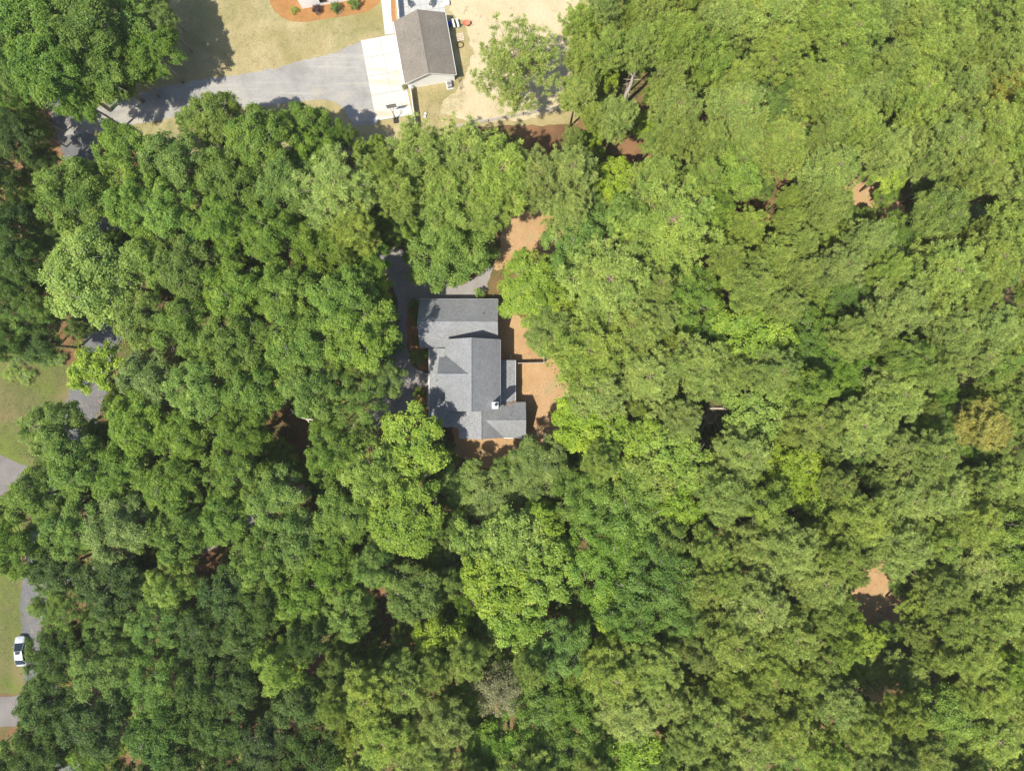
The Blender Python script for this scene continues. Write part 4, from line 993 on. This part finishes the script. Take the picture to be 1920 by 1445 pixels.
m.build('band', 'rust', fr); MB().ring((0, 0, .27), .465, .022, 28, 6).build('top_lip', 'rust', fr)
def bucket(px, py, label):
    x, y = W(px, py, .2); c = empty('bucket', (x, y, .02)); tag(c, label, 'bucket', 'buckets on the dry grass')
    m = MB()
    for z, rr in ((0, .14), (.36, .175), (.365, .19), (.35, .165), (.03, .13)):
        for k in range(16): m.v.append((rr * math.cos(2 * math.pi * k / 16), rr * math.sin(2 * math.pi * k / 16), z))
    for i in range(4):
        for k in range(16): m.f.append((i * 16 + k, i * 16 + (k + 1) % 16, (i + 1) * 16 + (k + 1) % 16, (i + 1) * 16 + k))
    m.f += [tuple(range(16))[::-1], tuple(range(64, 80))]; m.build('shell', 'white_trim', c, True)
    MB().tube([(-.18, 0, .33), (-.1, .12, .36), (.1, .12, .36), (.18, 0, .33)], .008, 5).build('handle', 'dark', c)
bucket(797.6, 214, 'white bucket nearer the white garage'); bucket(796.2, 219.5, 'white bucket nearer the trees')
x, y = W(837.5, 6.5, .3); bx_ = empty('storage_box', (x, y, .03), GROT); tag(bx_, 'white storage box at the corner of the patio', 'storage box')
MB().box((0, 0, .25), (.8, .62, .5), 0, .03).build('body', 'white_trim', bx_); MB().box((0, 0, .53), (.86, .68, .06), 0, .02).build('lid', 'white_trim', bx_)

# ------------------------------------------------------------------ garden bushes
def bush(px, py, rw, H, kind, lk, label, group=None, name='garden_bush'):
    x, y = W(px, py, H * .5); return plant(kind, lk, x, y, rw, H, name, label, 'bush', group, stem='stem')
bush(594, 18, .68, 1.25, 'ball', 'R', 'dark purple clipped round bush on the orange mulch bed')
bush(629.5, 14, .78, 1.45, 'ball', 'D', 'green clipped round bush next to the purple bush on the mulch bed')
bush(664, 7, .88, 1.6, 'ball', 'O', 'large clipped round bush at the walkway end of the mulch bed')
bush(551.5, 20.5, .62, .8, 'shrub', 'B', 'small bright green plant at the corner of the mulch bed')
bush(758.5, 163, .42, .9, 'ball', 'G', 'small pale yellowish bush at the garage corner')
for (px, py, rw, H, lk, lab) in ((776, 572, 1.0, 2.0, 'D', 'dark green bush at the driveway corner of the front bed'), (776, 590, .9, 1.7, 'O', 'mid green bush second from the driveway in the front bed'),
        (785, 608, .8, 1.5, 'D', 'low dark bush in the middle of the front bed'), (783, 640, .7, 1.3, 'M', 'grey green bush beside the bare mulch in the front bed'),
        (779, 668, 1.0, 1.8, 'O', 'wide green bush at the porch end of the front bed'), (797, 664, .8, 1.7, 'L', 'light green bush against the porch in the front bed'),
        (788, 677, .85, 1.2, 'G', 'pale silvery bush beside the porch steps'), (787, 738, 1.0, 2.0, 'D', 'dark bush beyond the porch steps'),
        (795, 760, .9, 1.7, 'D', 'dark bush under the porch eave'), (899, 550, .9, 2.2, 'O', 'leafy bush at the driveway corner of the house')):
    bush(px, py, rw, H, 'shrub', lk, lab, 'bushes round the house')
for k, (px, py) in enumerate(((35, 672), (62, 668), (88, 676), (112, 672), (20, 700), (50, 706))):
    bush(px, py, 1.3, 1.1, 'shrub', 'D' if k < 4 else 'L', ('dark' if k < 4 else 'light') + ' green low bush at the edge of the roadside lawn', 'low bushes at the lawn edge')

# ------------------------------------------------------------------ thin haze between drone and trees, added to lift the shadows
hz, hn, hl_, hp_ = mat_new('shadow_lift_haze'); hn.remove(hp_)
pv = hn.new('ShaderNodeVolumePrincipled'); pv.inputs['Color'].default_value = (1, .97, .9, 1); pv.inputs['Density'].default_value = 0.00012
hl_.new(pv.outputs[0], hn['Material Output'].inputs['Volume'])
hb = MB().box((0, 0, 54.25), (1840, 1840, 110.5)).build('haze', hz); hb['kind'] = 'stuff'; hb['label'] = 'thin haze added over the wood to lift the shadows'

# ------------------------------------------------------------------ dead wood
def snag(px, py, h, label, seed, lean=(0, 0), r0=.32):
    x, y = W(px, py); c = empty('dead_pine', (x, y, 0)); tag(c, label, 'dead tree'); r = np.random.default_rng(seed)
    P = lambda z: (lean[0] * z / h + .08 * math.sin(z), lean[1] * z / h, z)
    MB().tube([P(h * k / 8) for k in range(9)], [r0 * (1 - .45 * k / 8) for k in range(9)], 10).build('trunk', 'pale_wood', c, True)
    for k in range(22):
        z = h * r.uniform(.35, .99); ph = r.uniform(0, 6.28); L = r.uniform(.4, 1.5); p = Vector(P(z)); d = Vector((math.cos(ph), math.sin(ph), r.uniform(-.2, .5)))
        MB().tube([p, p + d * L * .6, p + d * L + Vector((0, 0, r.uniform(-.2, .1)))], [.05, .035, .012], 5).build('branch', 'dead_wood', c)
snag(1166, 200, 13.0, 'bare broken dead pine trunk with stub branches among green vines', 3)
snag(1114, 146, 10.0, 'shorter grey dead pine trunk near the sand yard', 4, r0=.2)
def heap(name, px, py, label, n_, spread, lo, hi, seed, mat='dead_wood', zmax=.7, r0=.035, main=math.pi / 2):
    x, y = W(px, py); c = empty(name, (x, y, 0)); tag(c, label, 'dead branches'); r = np.random.default_rng(seed)
    for k in range(n_):
        a = main + r.normal(0, .5); L = r.uniform(lo, hi); p = Vector((r.normal(0, spread), r.normal(0, spread * .5), r.uniform(.05, zmax)))
        d = Vector((math.cos(a), math.sin(a), r.normal(0, .08))); q = Vector((r.normal(0, .15), r.normal(0, .15), r.uniform(0, .2)))
        MB().tube([p - d * L / 2, p + q, p + d * L / 2], [r0 * 1.2, r0, r0 * .3], 5).build('branch', mat, c)
    return c
heap('brush_pile', 1332, 785, 'heap of dry dead branches in a dark gap of the wood', 60, 1.3, 1.6, 4.0, 8, zmax=1.0)
x, y = W(1372, 768); ft = empty('fallen_tree', (x, y, 0), math.radians(-4)); tag(ft, 'bleached fallen tree trunk reaching out of the branch heap', 'dead tree')
MB().tube([(-3.6, 0, .5), (-1, .15, .7), (2, -.1, .8), (4.4, .25, 1.0)], [.14, .18, .16, .08], 9).build('trunk', 'dead_wood', ft, True)
r = np.random.default_rng(12)
for k in range(14):
    s = r.uniform(-2.5, 4); d = Vector((r.normal(.3, .4), r.choice((-1, 1)) * r.uniform(.5, 1), r.uniform(0, .6))); p = Vector((s, 0, .75)); L = r.uniform(.6, 1.8)
    MB().tube([p, p + d * L * .5, p + d * L], [.05, .035, .012], 5).build('branch', 'dead_wood', ft)
x, y = W(574, 786, 9.5); fb = empty('dead_limb_tree', (*W(574, 786, 9.5), 0)); tag(fb, 'bleached bare forked dead tree over the shady gap', 'dead tree')
MB().tube([(0, 0, 0), (.05, 0, 5), (0, 0, 9.2)], [.22, .18, .13], 9).build('trunk', 'pale_wood', fb, True)
for d, L in (((.05, 1, .5), 1.5), ((-1, .35, .4), .9), ((1, -.05, .3), 1.0), ((.5, -.6, .2), .6)):
    d = Vector(d).normalized(); MB().tube([(0, 0, 8.9), Vector((0, 0, 9.0)) + d * L * .6, Vector((0, 0, 9.2)) + d * L], [.13, .1, .045], 8).build('limb', 'pale_wood', fb, True)

# ------------------------------------------------------------------ utility pole by the lane
x, y = W(103, 358, 13.5); up = empty('utility_pole', (x, y, 0)); tag(up, 'wooden utility pole with crossarm among the branches by the lane', 'utility pole')
MB().tube([(0, 0, 0), (0, 0, 14)], [.17, .11], 10).build('pole', 'post_wood', up, True)
MB().box((0, .13, 13.5), (2.3, .1, .12)).build('crossarm', 'weathered', up)
for xx in (-1.05, -.6, .6, 1.05): MB().tube([(xx, .13, 13.56), (xx, .13, 13.66), (xx, .13, 13.75)], [.03, .055, .03], 8).build('insulator', 'white_trim', up)
for s in (-1, 1): MB().tube([(s * .6, .13, 13.45), (0, .12, 12.9)], .02, 5).build('brace', 'grey_metal', up)

# ------------------------------------------------------------------ cars
def car(name, loc, rz, paint, label, sunroof=True):
    c = empty(name, (loc[0], loc[1], .03), rz); tag(c, label, 'car')
    st = [(-2.34, .52, .42, .66), (-2.26, .70, .34, .88), (-2.05, .82, .26, .99), (-1.5, .90, .22, 1.02), (-.8, .91, .2, .96), (.2, .91, .2, .94), (.9, .91, .2, .93),
          (1.4, .89, .22, .87), (1.85, .83, .26, .79), (2.15, .70, .32, .69), (2.34, .46, .40, .56)]      # y, half width, sill, shoulder
    m = MB(); prof = []
    for yv, w, z0, z1 in st:
        ring = [(-w * .8, z0), (-w, z0 + (z1 - z0) * .35), (-w * .98, z0 + (z1 - z0) * .72), (-w * .86, z1 - .02), (-w * .45, z1 + .03), (0, z1 + .045),
                (w * .45, z1 + .03), (w * .86, z1 - .02), (w * .98, z0 + (z1 - z0) * .72), (w, z0 + (z1 - z0) * .35), (w * .8, z0)]
        m.v += [(a, yv, b) for a, b in ring]
    k_ = 11
    for i in range(len(st) - 1):
        for j in range(k_): m.f.append((i * k_ + j, (i + 1) * k_ + j, (i + 1) * k_ + (j + 1) % k_, i * k_ + (j + 1) % k_))
    m.f += [tuple(range(k_)), tuple(range((len(st) - 1) * k_, len(st) * k_))[::-1]]; m.build('body', paint, c, True)
    # cabin: dark glasshouse under a painted roof
    gl = [(-1.95, .66, 1.03), (-1.12, .60, 1.37), (.05, .60, 1.42), (.22, .60, 1.39), (1.32, .70, .91)]
    def shell(sec, base, inset=0.0):
        q = MB()
        for yv, w, z in sec: q.v += [(-w - (.16 * (z - .95) / .45 * 0), yv, z), (-w * .5, yv, z + .025), (0, yv, z + .035), (w * .5, yv, z + .025), (w, yv, z)]
        n5 = 5
        for i in range(len(sec) - 1):
            for j in range(4): q.f.append((i * n5 + j, i * n5 + j + 1, (i + 1) * n5 + j + 1, (i + 1) * n5 + j))
        return q
    shell(gl[:2], 0).build('rear_window', 'glass', c, True); shell(gl[3:], 0).build('windshield', 'glass', c, True)
    shell([(-1.14, .605, 1.375), (-.5, .615, 1.41), (.05, .61, 1.43), (.25, .6, 1.395)], 0).build('roof', paint, c, True)
    for s in (-1, 1):
        q = MB(); q.add([(s * .66, -1.95, 1.02), (s * .84, -1.6, .98), (s * .84, 1.1, .93), (s * .70, 1.32, .90), (s * .605, .23, 1.39), (s * .605, .05, 1.42), (s * .6, -1.12, 1.37)],
                        [(0, 1, 2, 3, 4, 5, 6)] if s > 0 else [(6, 5, 4, 3, 2, 1, 0)]); q.build('side_window', 'glass', c)
        MB().tube([(s * .62, -1.12, 1.375), (s * .80, -1.75, 1.0)], .03, 6).build('pillar', paint, c)
        MB().tube([(s * .61, .23, 1.40), (s * .72, 1.34, .91)], .03, 6).build('pillar', paint, c)
        MB().tube([(s * .615, -.3, 1.41), (s * .845, -.3, .95)], .025, 6).build('pillar', 'dark', c)
        mr = MB().box((s * 1.0, .82, .98), (.2, .1, .13), 0, .03).build('mirror', paint, c)
        MB().box((s * .56, 2.08, .64), (.3, .2, .13), s * -.5, .03).build('headlight', 'headlamp', c)
        MB().box((s * .60, -2.17, .8), (.28, .18, .16), s * .45, .03).build('taillight', 'tail_red', c)
        for yv in (-1.4, 1.42):
            q = MB(); q.tube([(s * .70, yv, .32), (s * .93, yv, .32)], .32, 20); w_ = q.build('wheel', 'rubber', c, True)
            MB().tube([(s * .925, yv, .32), (s * .94, yv, .32)], .21, 16).build('rim', 'grey_metal', w_)
    if sunroof: MB().box((0, -.02, 1.462), (.72, .46, .02)).build('sunroof', 'glass', c)
    return c
x, y = W(37.8, 1221, .9)
car('parked_car', (x, y), math.radians(5), 'car_white', 'white sedan with dark sunroof parked on the grass verge')
M['car_blue'] = plain('dark_blue_car_paint', (0.012, 0.018, 0.05), 0.2, 0, 0.02, 1.0, 0.5)
x, y = W(146, 880, .8); car('parked_car', (x, y), math.radians(95), 'car_blue', 'dark blue car almost hidden under the trees by the lane', False)
